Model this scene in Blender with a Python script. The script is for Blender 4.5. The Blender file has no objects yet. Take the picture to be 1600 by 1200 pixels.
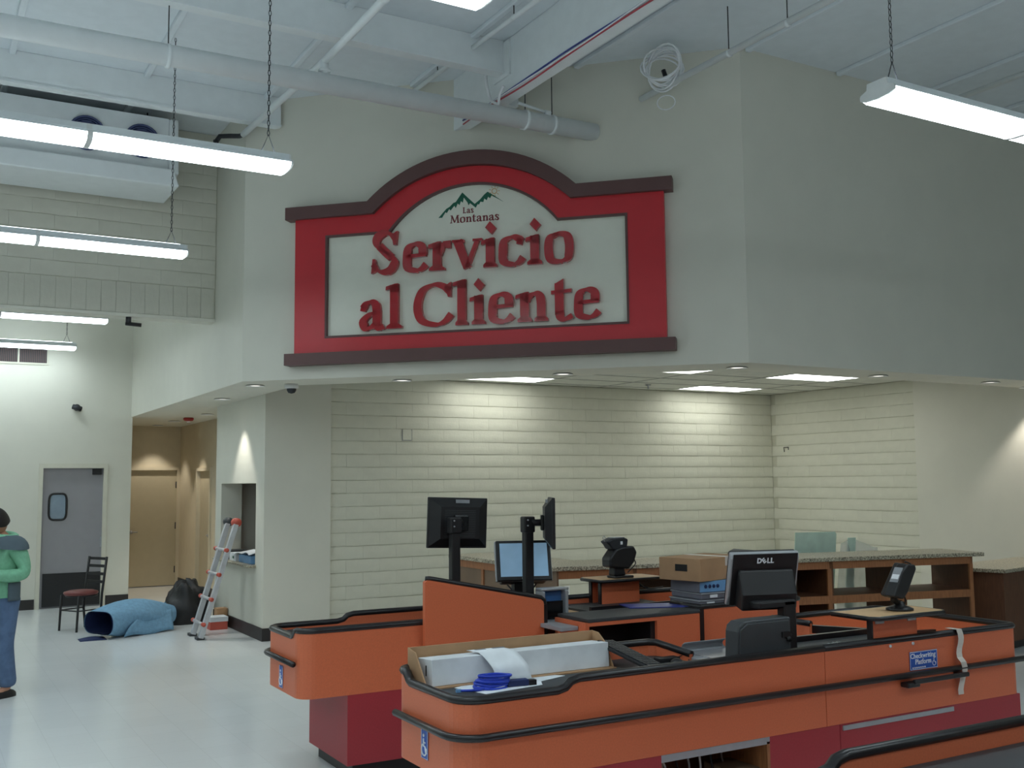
import bpy, bmesh, math, random
from mathutils import Matrix, Vector
from math import sin, cos, pi, radians, sqrt

random.seed(7)
sc = bpy.context.scene
C = sc.collection

# ------------------------------------------------------------------ camera
F = 1623.3                                   # focal length in pixels of a 1600 px wide frame
YAW, PIT, ROL = radians(29.917), radians(5.376), radians(-0.514)
fw = Vector((sin(YAW)*cos(PIT), cos(YAW)*cos(PIT), sin(PIT)))
r0 = Vector((cos(YAW), -sin(YAW), 0)); u0 = r0.cross(fw)
rt = r0*cos(ROL) + u0*sin(ROL); up = -r0*sin(ROL) + u0*cos(ROL)
cd = bpy.data.cameras.new('camera'); cam = bpy.data.objects.new('camera', cd); C.objects.link(cam)
cd.sensor_fit = 'HORIZONTAL'; cd.sensor_width = 36; cd.lens = 36*F/1600; cd.clip_end = 200
cam.matrix_world = Matrix(((rt.x, up.x, -fw.x, 0), (rt.y, up.y, -fw.y, 0), (rt.z, up.z, -fw.z, 1.85), (0, 0, 0, 1)))
sc.camera = cam

# ------------------------------------------------------------------ world, exposure
w = bpy.data.worlds.new('world'); sc.world = w; w.use_nodes = True
w.node_tree.nodes['Background'].inputs[0].default_value = (0.7, 0.8, 0.9, 1)
w.node_tree.nodes['Background'].inputs[1].default_value = 0.02
sc.view_settings.view_transform = 'Standard'; sc.view_settings.look = 'None'
sc.view_settings.gamma = 1; sc.view_settings.use_curve_mapping = False
sc.view_settings.exposure = 0.38
STRIP = 11.0            # fluorescent lens emission
TROFFER = 4.6
SPOT = 26.0            # recessed downlights, watts

# ------------------------------------------------------------------ helpers
WM = {}
def lin(c):
    return tuple(((v/255)/12.92 if v/255 <= .04045 else ((v/255+.055)/1.055)**2.4) for v in c)
MATS = {}
def mat(name, rgb, rough=.5, metal=0, var=.06, scale=8, spec=.5, bump=0, bscale=60, emit=0, ecol=None, alpha=1, trans=0, coat=0, rgb2=None, mixscale=None, stretch=None):
    m = bpy.data.materials.new(name); m.use_nodes = True; nt = m.node_tree; b = nt.nodes['Principled BSDF']
    c = lin(rgb); b.inputs['Roughness'].default_value = rough; b.inputs['Metallic'].default_value = metal
    b.inputs['Specular IOR Level'].default_value = spec; b.inputs['Coat Weight'].default_value = coat
    tc = nt.nodes.new('ShaderNodeTexCoord'); mp = nt.nodes.new('ShaderNodeMapping')
    nt.links.new(tc.outputs['Object'], mp.inputs[0])
    if stretch: mp.inputs['Scale'].default_value = stretch
    n = nt.nodes.new('ShaderNodeTexNoise'); n.inputs['Scale'].default_value = mixscale or scale; n.inputs['Detail'].default_value = 4
    nt.links.new(mp.outputs[0], n.inputs['Vector'])
    r = nt.nodes.new('ShaderNodeValToRGB'); nt.links.new(n.outputs['Fac'], r.inputs[0])
    c2 = lin(rgb2) if rgb2 else tuple(v*(1-var) for v in c); c1 = c if rgb2 else tuple(min(1, v*(1+var)) for v in c)
    r.color_ramp.elements[0].color = (*c2, 1); r.color_ramp.elements[1].color = (*c1, 1)
    r.color_ramp.elements[0].position = .35; r.color_ramp.elements[1].position = .65
    nt.links.new(r.outputs[0], b.inputs['Base Color'])
    if bump:
        n2 = nt.nodes.new('ShaderNodeTexNoise'); n2.inputs['Scale'].default_value = bscale; n2.inputs['Detail'].default_value = 5
        nt.links.new(mp.outputs[0], n2.inputs['Vector'])
        bp = nt.nodes.new('ShaderNodeBump'); bp.inputs['Strength'].default_value = bump; bp.inputs['Distance'].default_value = .01
        nt.links.new(n2.outputs['Fac'], bp.inputs['Height']); nt.links.new(bp.outputs[0], b.inputs['Normal'])
    if emit:
        b.inputs['Emission Color'].default_value = (*(ecol or (1, 1, 1)), 1); b.inputs['Emission Strength'].default_value = emit
    if trans: b.inputs['Transmission Weight'].default_value = trans
    b.inputs['Alpha'].default_value = alpha
    MATS[name] = m; return m
M = MATS

class MB:
    def __init__(s): s.v = []; s.f = []; s.fm = []; s.mi = 0; s.sm = []; s.smooth = False
    def add(s, vs, fs, T=None):
        o = len(s.v)
        for p in vs:
            p = Vector(p); s.v.append(T @ p if T else p)
        for f in fs: s.f.append(tuple(i+o for i in f)); s.fm.append(s.mi); s.sm.append(s.smooth)
        return s
    def box(s, x0, x1, y0, y1, z0, z1, T=None):
        vs = [(x, y, z) for z in (z0, z1) for y in (y0, y1) for x in (x0, x1)]
        return s.add(vs, [(0, 2, 3, 1), (4, 5, 7, 6), (0, 1, 5, 4), (2, 6, 7, 3), (0, 4, 6, 2), (1, 3, 7, 5)], T)
    def prism(s, poly, z0, z1, T=None):                      # polygon in xy, extruded in z
        n = len(poly); a = sum(poly[i][0]*poly[(i+1) % n][1]-poly[(i+1) % n][0]*poly[i][1] for i in range(n))
        if a < 0: poly = poly[::-1]
        vs = [(p[0], p[1], z0) for p in poly]+[(p[0], p[1], z1) for p in poly]
        return s.add(vs, [tuple(range(n-1, -1, -1)), tuple(range(n, 2*n))]+[(i, (i+1) % n, n+(i+1) % n, n+i) for i in range(n)], T)
    def prism_xz(s, poly, y0, y1, T=None):                   # polygon in xz, extruded in y
        R = Matrix(((1, 0, 0, 0), (0, 0, -1, 0), (0, 1, 0, 0), (0, 0, 0, 1)))
        return s.prism(poly, -y1, -y0, (T @ R) if T else R)
    def prism_yz(s, poly, x0, x1, T=None):
        R = Matrix(((0, 0, 1, 0), (1, 0, 0, 0), (0, 1, 0, 0), (0, 0, 0, 1)))
        return s.prism(poly, x0, x1, (T @ R) if T else R)
    def tube(s, pts, r, n=8, closed=False, T=None, cap=True, ry=None, upv=None):
        pts = [Vector(p) for p in pts]; N = len(pts); rs = r if isinstance(r, (list, tuple)) else [r]*N
        vs = []; prev = None
        for i, p in enumerate(pts):
            a = pts[(i-1) % N] if (closed or i > 0) else p; b = pts[(i+1) % N] if (closed or i < N-1) else p
            t = (b-a).normalized()
            if upv: u = Vector(upv)
            elif prev is None: u = Vector((0, 0, 1)) if abs(t.z) < .9 else Vector((1, 0, 0))
            else: u = prev
            sd = t.cross(u)
            if sd.length < 1e-5: sd = t.cross(Vector((1, .3, 0)))
            sd.normalize(); u = sd.cross(t).normalized(); prev = u
            for k in range(n):
                q = 2*pi*k/n; vs.append(p+sd*cos(q)*rs[i]+u*sin(q)*(ry if ry else rs[i]))
        fs = []
        for i in range(N if closed else N-1):
            j = (i+1) % N
            for k in range(n): fs.append((i*n+k, i*n+(k+1) % n, j*n+(k+1) % n, j*n+k))
        if cap and not closed: fs += [tuple(range(n-1, -1, -1)), tuple((N-1)*n+k for k in range(n))]
        o = s.smooth; s.smooth = True if n > 4 else o; s.add(vs, fs, T); s.smooth = o; return s
    def cyl(s, p0, p1, r, n=16, r2=None, T=None): return s.tube([p0, p1], [r, r2 if r2 is not None else r], n, T=T)
    def lathe(s, prof, n=24, T=None):
        vs = [(r*cos(2*pi*k/n), r*sin(2*pi*k/n), z) for r, z in prof for k in range(n)]
        fs = [(i*n+k, i*n+(k+1) % n, (i+1)*n+(k+1) % n, (i+1)*n+k) for i in range(len(prof)-1) for k in range(n)]
        o = s.smooth; s.smooth = True; s.add(vs, fs, T); s.smooth = o; return s
    def grid(s, fn, nu, nv, closed_u=False, T=None):
        vs = [fn(i/nu, j/nv) for j in range(nv+1) for i in range(nu+1)]
        fs = [(j*(nu+1)+i, j*(nu+1)+i+1, (j+1)*(nu+1)+i+1, (j+1)*(nu+1)+i) for j in range(nv) for i in range(nu)]
        o = s.smooth; s.smooth = True; s.add(vs, fs, T); s.smooth = o; return s
    def mesh(s, name, inv=None):
        me = bpy.data.meshes.new(name); vs = [tuple(inv @ v) if inv else tuple(v) for v in s.v]
        me.from_pydata(vs, [], s.f); me.update()
        for p, m, q in zip(me.polygons, s.fm, s.sm): p.material_index = m; p.use_smooth = q
        return me
    def build(s, name, m, parent=None, local=False, bevel=0, seg=2, label=None, kind=None, solid=0):
        inv = None if (local or not parent) else WM[parent].inverted()
        me = s.mesh(name, inv)
        for mm in (m if isinstance(m, list) else [m]): me.materials.append(M[mm])
        o = bpy.data.objects.new(name, me); C.objects.link(o)
        if parent: o.parent = parent
        WM[o] = WM[parent].copy() if parent else Matrix.Identity(4)
        if solid:
            md = o.modifiers.new('solid', 'SOLIDIFY'); md.thickness = solid
        if bevel:
            md = o.modifiers.new('bevel', 'BEVEL'); md.width = bevel; md.segments = seg; md.limit_method = 'ANGLE'; md.angle_limit = radians(40)
        if label: o['label'] = label
        if kind: o['kind'] = kind
        return o
def tag(o, label=None, cat=None, group=None, kind=None):
    if label: o['label'] = label
    if cat: o['category'] = cat
    if group: o['group'] = group
    if kind: o['kind'] = kind
    return o
def thing(name, label, cat, loc=(0, 0, 0), rotz=0, group=None, rot=None):
    o = bpy.data.objects.new(name, None); C.objects.link(o); o.empty_display_size = .1
    o.location = loc; o.rotation_euler = rot if rot else (0, 0, rotz)
    WM[o] = Matrix.Translation(loc) @ o.rotation_euler.to_matrix().to_4x4()
    return tag(o, label, cat, group)
def clone(o, T=None, label=None, parent=None):
    c = o.copy(); C.objects.link(c); c.parent = parent
    if parent is None:
        Mx = (T if T else Matrix.Identity(4)) @ WM[o]; c.location = Mx.to_translation(); c.rotation_euler = Mx.to_euler(); WM[c] = Mx
    if label: c['label'] = label
    for ch in [k for k in bpy.data.objects if k.parent == o]: clone(ch, None, None, c)
    return c
def struct(name, mb, m, **k): return mb.build(name, m, kind='structure', **k)
def part(mb, name, m, parent, **k): return mb.build(name, m, parent, **k)
def box(x0, x1, y0, y1, z0, z1): return MB().box(x0, x1, y0, y1, z0, z1)
def clip(poly, n, d):                       # keep side n.p <= d of a convex polygon
    out = []
    for i in range(len(poly)):
        a, b = poly[i], poly[(i+1) % len(poly)]; da = n[0]*a[0]+n[1]*a[1]-d; db = n[0]*b[0]+n[1]*b[1]-d
        if da <= 0: out.append(a)
        if da*db < 0: t = da/(da-db); out.append((a[0]+(b[0]-a[0])*t, a[1]+(b[1]-a[1])*t))
    return out
def spline(P, n=8):
    P = [Vector(p) for p in P]; out = []
    for i in range(len(P)-1):
        p0 = P[max(i-1, 0)]; p1 = P[i]; p2 = P[i+1]; p3 = P[min(i+2, len(P)-1)]
        for k in range(n):
            t = k/n; out.append(.5*((2*p1)+(p2-p0)*t+(2*p0-5*p1+4*p2-p3)*t*t+(3*p1-p0-3*p2+p3)*t**3))
    out.append(P[-1]); return out
def text_mesh(txt, size, depth=.001, bold=0):
    cu = bpy.data.curves.new('lettering', 'FONT'); cu.body = txt; cu.size = size; cu.extrude = depth; cu.offset = bold
    cu.align_x = 'CENTER'; cu.align_y = 'CENTER'; cu.resolution_u = 3
    o = bpy.data.objects.new('lettering', cu); C.objects.link(o); bpy.context.view_layer.update()
    dg = bpy.context.evaluated_depsgraph_get(); me = bpy.data.meshes.new_from_object(o.evaluated_get(dg))
    bpy.data.objects.remove(o); bpy.data.curves.remove(cu); return me
def add_text(name, txt, size, m, parent, Tworld, bold=0, depth=.001):
    me = text_mesh(txt, size, depth, bold); me.transform(WM[parent].inverted() @ Tworld); me.materials.clear(); me.materials.append(M[m])
    o = bpy.data.objects.new(name, me); C.objects.link(o); o.parent = parent; WM[o] = WM[parent].copy(); return o
def frame(origin, right, upv):              # matrix: local x -> right, local y -> up, local z -> right x up
    r = Vector(right).normalized(); u = Vector(upv).normalized(); n = r.cross(u)
    return Matrix(((r.x, u.x, n.x, origin[0]), (r.y, u.y, n.y, origin[1]), (r.z, u.z, n.z, origin[2]), (0, 0, 0, 1)))

# ------------------------------------------------------------------ materials
mat('paint', (217, 215, 202), .6, var=.015, scale=3, bump=.02, bscale=90)
mat('paint_beige', (208, 196, 170), .6, var=.02, bump=.02)
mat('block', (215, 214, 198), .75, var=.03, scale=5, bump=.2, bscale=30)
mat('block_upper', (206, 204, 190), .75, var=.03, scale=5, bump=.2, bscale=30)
mat('mortar', (196, 195, 176), .9, var=.03, bump=.2)
mat('deck', (222, 229, 233), .6, var=.02, bump=.35, bscale=3)
mat('white_steel', (230, 235, 236), .45, var=.02, bump=.03)
mat('white_plastic', (225, 226, 224), .4)
mat('cable_red', (178, 70, 80), .5); mat('cable_blue', (70, 80, 150), .5); mat('cable_white', (242, 244, 246), .5)
mat('dark_metal', (52, 54, 58), .5, metal=.4); mat('black', (26, 25, 27), .45); mat('black_gloss', (20, 20, 22), .2)
mat('rubber', (30, 27, 29), .33); mat('cove_base', (44, 40, 40), .5)
mat('orange', (218, 114, 76), .42, var=.04, scale=120); mat('red_base', (168, 52, 60), .45, var=.05, scale=100)
mat('belt', (58, 60, 62), .55, bump=.15, bscale=250); mat('tan', (205, 165, 120), .45, var=.08, scale=30, stretch=(1, 8, 1))
mat('alu', (176, 178, 182), .4, metal=.5); mat('steel', (168, 168, 172), .35, metal=.5); mat('grey_plastic', (150, 152, 156), .45)
mat('dark_grey', (62, 65, 68), .5, bump=.1, bscale=300)
mat('sign_red', (200, 42, 52), .4, var=.02); mat('sign_brown', (98, 68, 66), .5, var=.03); mat('sign_cream', (232, 232, 218), .4, var=.01); mat('letter_red', (178, 34, 44), .18, coat=.4)
mat('logo_green', (20, 96, 74), .5); mat('logo_text', (128, 48, 54), .5); mat('logo_gold', (214, 170, 110), .5)
mat('wood', (156, 102, 64), .5, var=.15, scale=10, stretch=(8, 8, 1)); mat('wood_dark', (98, 62, 40), .55, var=.15, scale=8, stretch=(8, 8, 1))
mat('plywood', (120, 98, 78), .6, var=.08, scale=4)
mat('granite', (206, 198, 174), .35, rgb2=(92, 84, 70), mixscale=70)
mat('cardboard', (178, 140, 104), .8, var=.06); mat('box_white', (224, 228, 232), .6); mat('paper', (232, 236, 240), .7); mat('tape', (214, 206, 196), .45)
mat('ada_blue', (30, 84, 180), .35); mat('print_white', (238, 240, 244), .5); mat('print_grey', (120, 122, 128), .6)
mat('blue_cable', (28, 62, 190), .4); mat('navy', (34, 48, 92), .8); mat('folder_blue', (52, 62, 140), .4); mat('tray_blue', (112, 160, 206), .4)
mat('tray_grey', (112, 112, 122), .5)
mat('glass_green', (214, 240, 226), .25, trans=.08); mat('plastic_film', (210, 220, 220), .2, alpha=.45)
mat('screen', (120, 160, 190), .08, emit=.2, ecol=(.35, .55, .75)); mat('screen_blue', (60, 100, 150), .1)  # terminal screen: paler colour and slight glow stand in for its reflection
mat('door_grey', (150, 148, 152), .5, var=.02); mat('door_glass', (140, 156, 170), .1); mat('door_beige', (190, 178, 150), .5, var=.02)
mat('door_frame', (212, 209, 193), .6, var=.02)
mat('ladder_alu', (196, 197, 200), .4, metal=.25)
mat('fan_blue', (70, 80, 120), .5); mat('fire_red', (160, 44, 40), .4); mat('ladder_red', (196, 90, 74), .5)
mat('blanket', (118, 160, 190), .95, var=.08, scale=25, bump=.3, bscale=60); mat('vinyl_maroon', (122, 62, 58), .45)
mat('bag_black', (24, 24, 26), .5, bump=.4, bscale=14)
mat('fleece', (128, 186, 152), .95, var=.08, scale=30, bump=.3, bscale=120); mat('fleece_grey', (84, 98, 106), .9)
mat('denim', (88, 110, 142), .9, var=.12, scale=14, bump=.2, bscale=200); mat('skin', (186, 134, 108), .55); mat('hair', (30, 24, 22), .5)
mat('lens', (250, 252, 255), .4, emit=STRIP, ecol=(.82, .95, 1.0)); mat('troffer_lens', (250, 252, 250), .4, emit=TROFFER, ecol=(.97, 1, .95))
mat('uplight', (250, 252, 255), .4, emit=STRIP*.6, ecol=(.80, .94, 1.0))
mat('lamp_glow', (255, 250, 235), .4, emit=1.6, ecol=(1, .95, .85)); mat('grid_grey', (150, 150, 146), .6); mat('tile', (208, 208, 198), .8, bump=.15, bscale=120)
# vinyl tile floor: pale, polished, faint tile joints
m = bpy.data.materials.new('vinyl_floor'); m.use_nodes = True; nt = m.node_tree; b = nt.nodes['Principled BSDF']; M['vinyl_floor'] = m
tc = nt.nodes.new('ShaderNodeTexCoord'); br = nt.nodes.new('ShaderNodeTexBrick'); nt.links.new(tc.outputs['Object'], br.inputs[0])
br.offset = 0; br.inputs['Scale'].default_value = 1; br.inputs['Brick Width'].default_value = .305; br.inputs['Row Height'].default_value = .305; br.inputs['Mortar Size'].default_value = .002
br.inputs['Color1'].default_value = (*lin((234, 237, 237)), 1); br.inputs['Color2'].default_value = (*lin((231, 234, 234)), 1); br.inputs['Mortar'].default_value = (*lin((222, 225, 225)), 1)
nz = nt.nodes.new('ShaderNodeTexNoise'); nz.inputs['Scale'].default_value = 1.2; nt.links.new(tc.outputs['Object'], nz.inputs['Vector'])
mr = nt.nodes.new('ShaderNodeMapRange'); mr.inputs[3].default_value = .15; mr.inputs[4].default_value = .20; nt.links.new(nz.outputs['Fac'], mr.inputs[0])
nt.links.new(mr.outputs[0], b.inputs['Roughness']); nt.links.new(br.outputs['Color'], b.inputs['Base Color'])

# ------------------------------------------------------------------ structure
ZC = 5.96                       # roof deck
ZS = 2.935                      # soffit
ZT = 3.20                       # tile ceiling
XB = 3.65                       # pass-through wall face
YB = 12.36                      # block wall face
XR = 11.90                      # right block wall face
CL, CR = (2.98, 10.90), (6.68, 7.20)
struct('floor', box(-10, 16.2, -9, 20.2, -.1, 0), 'vinyl_floor')
struct('ceiling', box(-10, 16.2, -9, 20.2, ZC, ZC+.1), 'deck')
struct('wall_left', box(-10.2, -10, -9, 20.2, 0, ZC), 'paint')
struct('wall_front', box(-10.2, 16.4, -9.2, -9, 0, ZC), 'paint')
struct('wall_far_right', box(16.2, 16.4, -9, 20.2, 0, ZC), 'paint')
# fascia over the service area: left, diagonal, right
struct('wall_fascia_left', box(2.98, 3.10, 10.9, 17.35, ZS, ZC), 'paint')
struct('wall_fascia_diagonal', MB().prism([CL, CR, (6.80, 7.32), (3.10, 11.02)], ZS, ZC), 'paint')
struct('wall_fascia_right', box(6.68, 16.2, 7.20, 7.32, ZS, ZC), 'paint')
struct('ceiling_soffit', MB().prism([(2.981, 10.901), (6.681, 7.201), (16.2, 7.201), (16.2, 7.8), (6.93, 7.8), (3.65, 11.08), (3.65, 14.6), (4.4, 14.6), (4.4, 20.0), (2.981, 20.0)], ZS-.004, ZT+.06), 'paint')
# pass-through wall with its opening
wt = MB(); wt.box(XB, XB+.28, 12.42, 14.6, 0, .84); wt.box(XB, XB+.28, 12.42, 14.6, 1.86, ZS+.2); wt.box(XB, XB+.28, 12.42, 12.65, .84, 1.86); wt.box(XB, XB+.28, 14.30, 14.6, .84, 1.86); wt.box(XB+.28, 4.4, 14.5, 14.6, 0, ZS+.2)
struct('wall_pass_through', wt, 'paint')
struct('wall_office_back', box(4.35, 4.42, 12.42, 14.5, 0, ZS+.2), 'wood_dark')
struct('wall_drywall_strip', box(XB, 4.48, 12.30, 12.42, 0, ZT+.05), 'paint')
# door wall, corridor
dw = MB(); dw.box(-10, 1.68, 17.35, 17.5, 0, ZC); dw.box(2.63, 3.0, 17.35, 17.5, 0, ZC); dw.box(1.68, 2.63, 17.35, 17.5, 2.16, ZC)
struct('wall_door_side', dw, 'paint')
struct('wall_corridor_left', box(2.9, 3.0, 17.5, 20.0, 0, ZS), 'paint_beige')
cb = MB(); cb.box(3.0, 3.36, 19.95, 20.1, 0, ZS); cb.box(4.30, 4.45, 19.95, 20.1, 0, ZS); cb.box(3.36, 4.30, 19.95, 20.1, 2.16, ZS)
struct('wall_corridor_back', cb, 'paint_beige')
cr = MB(); cr.box(4.32, 4.45, 14.6, 17.60, 0, ZS); cr.box(4.32, 4.45, 18.55, 19.95, 0, ZS); cr.box(4.32, 4.45, 17.60, 18.55, 2.12, ZS)
struct('wall_corridor_right', cr, 'paint_beige')
# right drywall beyond the block wall
struct('wall_right_drywall', box(XR-.05, XR+.12, 7.32, 9.57, 0, ZT+.05), 'paint')

def slump(L, H, D, bulge, seed):                            # one slump block, front face at -y
    rnd = random.Random(seed); b = MB(); b.smooth = True; nx, nz = 5, 3; g = {}
    for j in range(nz+1):
        for i in range(nx+1):
            u = i/nx; v = (0, .10, .55, 1)[j]; x = (u-.5)*L; z = v*H
            if 0 < i < nx and j in (0, nz): z += rnd.uniform(-.0035, .003)
            g[i, j] = len(b.v); b.v.append(Vector((x, (0, -.0035-.003*rnd.random(), -.0015-.0012*rnd.random(), -.0005*rnd.random())[j], z)))
    def F(*a): b.f.append(a); b.fm.append(0); b.sm.append(True)
    for j in range(nz):
        for i in range(nx): F(g[i, j], g[i+1, j], g[i+1, j+1], g[i, j+1])
    rim = [g[i, 0] for i in range(nx+1)]+[g[nx, j] for j in range(1, nz+1)]+[g[i, nz] for i in range(nx-1, -1, -1)]+[g[0, j] for j in range(nz-1, 0, -1)]
    o = len(b.v)
    n = len(rim)
    for k in rim: b.v.append(b.v[k].copy())
    for k in rim: q = b.v[k].copy(); q.y = D; b.v.append(q)
    rim = [o+k for k in range(n)]; o += n
    for k in range(n): b.f.append((rim[(k+1) % n], rim[k], o+k, o+(k+1) % n)); b.fm.append(0); b.sm.append(False)
    return b
CH, BL = .1638, .452
vlib = {}
def block_mesh(L, H, kind):
    key = (round(L, 3), round(H, 3), kind)
    if key not in vlib: vlib[key] = [slump(L, H, .03, .001, random.random()).mesh('block') for _ in range(5)]; [me.materials.append(M[kind]) for me in vlib[key]]
    return random.choice(vlib[key])
def place_blocks(parent, u0, u1, z0, rows, toworld, rotz, kind, limit=300, off=.0, ch=CH, bl=BL, ztop=99):
    nrm = Matrix.Rotation(rotz, 3, 'Z') @ Vector((0, -1, 0))
    n = 0; rest = MB(); rest.smooth = True
    for r in range(rows-1, -1, -1):
        z = z0+r*ch; x = u0-(bl/2 if r % 2 else 0)+off
        while x < u1-.02:
            a = max(x, u0); e = min(x+bl, u1); L = e-a-.0012; h = min(ch, ztop-z)-.005
            if L > .03 and h > .03:
                q = toworld((a+e)/2, z+.0025)+nrm*random.uniform(0, .0015); dy = random.uniform(-.004, .004)
                if n < limit:
                    o = bpy.data.objects.new('block', block_mesh(L, h, kind)); C.objects.link(o); o.parent = parent
                    o.location = q; o.rotation_euler = (0, 0, rotz); n += 1
                else:
                    T = Matrix.Translation(q) @ Matrix.Rotation(rotz, 4, 'Z'); s = slump(L, h, .03, .001, random.random()); rest.add(s.v, s.f, T)
            x += bl
    if rest.v: part(rest, 'block_courses', kind, parent, kind='stuff')
    return n
wb = struct('wall_back', box(4.4, XR+.15, YB+.009, YB+.2, 0, ZT+.05), 'mortar')
place_blocks(wb, 4.45, XR-.005, .085, 19, lambda u, z: Vector((u, YB, z)), 0, 'block', off=-.195)
wr = struct('wall_right', box(XR+.009, XR+.2, 9.5, YB+.2, 0, ZT+.05), 'mortar')
place_blocks(wr, -(YB-.005), -9.57, .085, 19, lambda u, z: Vector((XR, -u, z)), -pi/2, 'block', off=.1)
# upper block header wall above the low bay, with a soldier course along its bottom
wh = struct('wall_header', box(-10, 2.98, 12.110, 12.32, 3.76, ZC), 'mortar')
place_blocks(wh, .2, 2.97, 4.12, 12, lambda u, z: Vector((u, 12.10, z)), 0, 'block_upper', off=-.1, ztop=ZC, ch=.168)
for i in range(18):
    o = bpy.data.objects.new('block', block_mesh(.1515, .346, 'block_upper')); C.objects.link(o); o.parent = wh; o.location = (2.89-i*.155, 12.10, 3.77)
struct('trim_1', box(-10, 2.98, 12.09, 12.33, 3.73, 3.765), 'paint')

# cove bases
struct('baseboard_pass_through', box(XB-.012, XB, 12.30, 14.6, 0, .15), 'cove_base')
struct('baseboard_strip', box(XB-.012, 4.48, 12.288, 12.30, 0, .15), 'cove_base')
b_ = MB(); b_.box(2.66, 3.0, 17.338, 17.35, 0, .15); b_.box(-10, 1.65, 17.338, 17.35, 0, .15); struct('baseboard_door_side', b_, 'cove_base')
b_ = MB(); b_.box(4.308, 4.32, 14.6, 17.57, 0, .15); b_.box(4.308, 4.32, 18.58, 19.95, 0, .15); struct('baseboard_corridor', b_, 'cove_base')

# suspended tile ceiling over the service area
cs = struct('ceiling_suspended', MB().prism([(3.66, 11.085), (6.935, 7.81), (XR, 7.81), (XR, YB), (3.66, YB)], ZT+.03, ZT+.06), 'tile')
lights = {(0, 0): 1, (3, 0): 1, (3, 3): 1, (1, 3): 1}
gx0, gy0 = 6.10, 12.11
for i in range(-3, 5):
    for j in range(-1, 9):
        if lights.get((i, j)): continue
        x0 = gx0+1.22*i; y1 = gy0-.61*j; P = [(x0+.012, y1-.598), (x0+1.208, y1-.598), (x0+1.208, y1-.012), (x0+.012, y1-.012)]
        P = clip(P, (-1, -1), -14.745); P = clip(P, (1, 0), XR-.02) if P else P; P = clip(P, (-1, 0), -3.67) if P else P; P = clip(P, (0, -1), -7.81) if P else P; P = clip(P, (0, 1), YB-.02) if P else P
        if len(P) > 2: part(MB().prism(P, ZT, ZT+.02), 'ceiling_tile', 'tile', cs)
g = MB()
for i in range(-2, 6):
    x = gx0+1.22*i; g.box(x-.012, x+.012, max(7.8, 14.74-x), YB, ZT-.004, ZT+.006) if 3.7 < x < XR else 0
for j in range(-1, 8):
    y = gy0-.61*j; g.box(max(3.66, 14.74-y), XR, y-.012, y+.012, ZT-.004, ZT+.006) if 7.85 < y < YB else 0
part(g, 'ceiling_grid', 'grid_grey', cs)
tl = {(0, 0): 'recessed fluorescent panel above the left end of the block back wall', (3, 0): 'recessed fluorescent panel by the back corner of the block walls',
      (3, 3): 'recessed fluorescent panel next to the right block wall, farther from the back wall', (1, 3): 'recessed fluorescent panel half hidden behind the diagonal soffit edge'}
for (i, j), lb in tl.items():
    x0 = gx0+1.22*i+.01; y0 = gy0-.61*j-.60; t = thing('troffer_light', lb, 'ceiling light', (x0+.6, y0+.295, ZT))
    fr = MB(); fr.box(x0, x0+1.2, y0, y0+.02, ZT-.006, ZT+.03); fr.box(x0, x0+1.2, y0+.57, y0+.59, ZT-.006, ZT+.03); fr.box(x0, x0+.02, y0+.02, y0+.57, ZT-.006, ZT+.03); fr.box(x0+1.18, x0+1.2, y0+.02, y0+.57, ZT-.006, ZT+.03)
    part(fr, 'frame', 'white_plastic', t); part(box(x0+.02, x0+1.18, y0+.02, y0+.57, ZT-.002, ZT+.01), 'lens', 'troffer_lens', t)

# ------------------------------------------------------------------ doors
def handle(mb, x, y, z, d=(0, -1), ln=.11):
    pass
def door_traffic():
    t = struct('door_1', box(1.72, 2.59, 17.40, 17.445, .01, 2.12), 'door_grey')
    fr = MB(); fr.box(1.66, 1.72, 17.33, 17.5, 0, 2.19); fr.box(2.59, 2.65, 17.33, 17.5, 0, 2.19); fr.box(1.72, 2.59, 17.33, 17.5, 2.12, 2.19); part(fr, 'door_frame', 'door_frame', t)
    kp = box(1.76, 2.585, 17.39, 17.40, .02, .52); part(kp, 'kick_plate', 'black', t)
    ring = []
    for k in range(32):
        a = 2*pi*k/32; ca, sa = cos(a), sin(a); ring.append((1.945+.125*(abs(ca)**.45)*(1 if ca >= 0 else -1), 17.392, 1.53+.2*(abs(sa)**.45)*(1 if sa >= 0 else -1)))
    gsk = part(MB().tube(ring, .016, 8, closed=True), 'window_gasket', 'black', t)
    part(MB().prism_xz([(p[0], p[2]) for p in ring], 17.393, 17.4), 'window_pane', 'door_glass', t)
    part(box(2.43, 2.56, 17.345, 17.40, 2.02, 2.11), 'door_closer', 'black', t)
    part(MB().box(2.57, 2.60, 17.38, 17.40, .9, 1.05), 'hinge', 'alu', t)
door_traffic()
t = struct('door_2', box(3.40, 4.26, 19.97, 20.02, .012, 2.12), 'door_beige')
fr = MB(); fr.box(3.34, 3.40, 19.92, 20.06, 0, 2.18); fr.box(4.26, 4.32, 19.92, 20.06, 0, 2.18); fr.box(3.40, 4.26, 19.92, 20.06, 2.12, 2.18); part(fr, 'door_frame', 'paint_beige', t)
h = MB(); h.cyl((3.47, 19.97, 1.0), (3.47, 19.91, 1.0), .028); h.tube([(3.47, 19.92, 1.0), (3.58, 19.915, 1.0)], .011); part(h, 'door_handle', 'steel', t)
for z in (.3, 1.1, 1.85): part(MB().cyl((4.255, 19.955, z-.06), (4.255, 19.955, z+.06), .012, 8), 'hinge', 'dark_metal', t)
t = struct('door_3', box(4.36, 4.41, 17.63, 18.52, .012, 2.08), 'door_beige')
fr = MB(); fr.box(4.29, 4.45, 17.57, 17.63, 0, 2.14); fr.box(4.29, 4.45, 18.52, 18.58, 0, 2.14); fr.box(4.29, 4.45, 17.63, 18.52, 2.08, 2.14); part(fr, 'door_frame', 'paint_beige', t)
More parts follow.
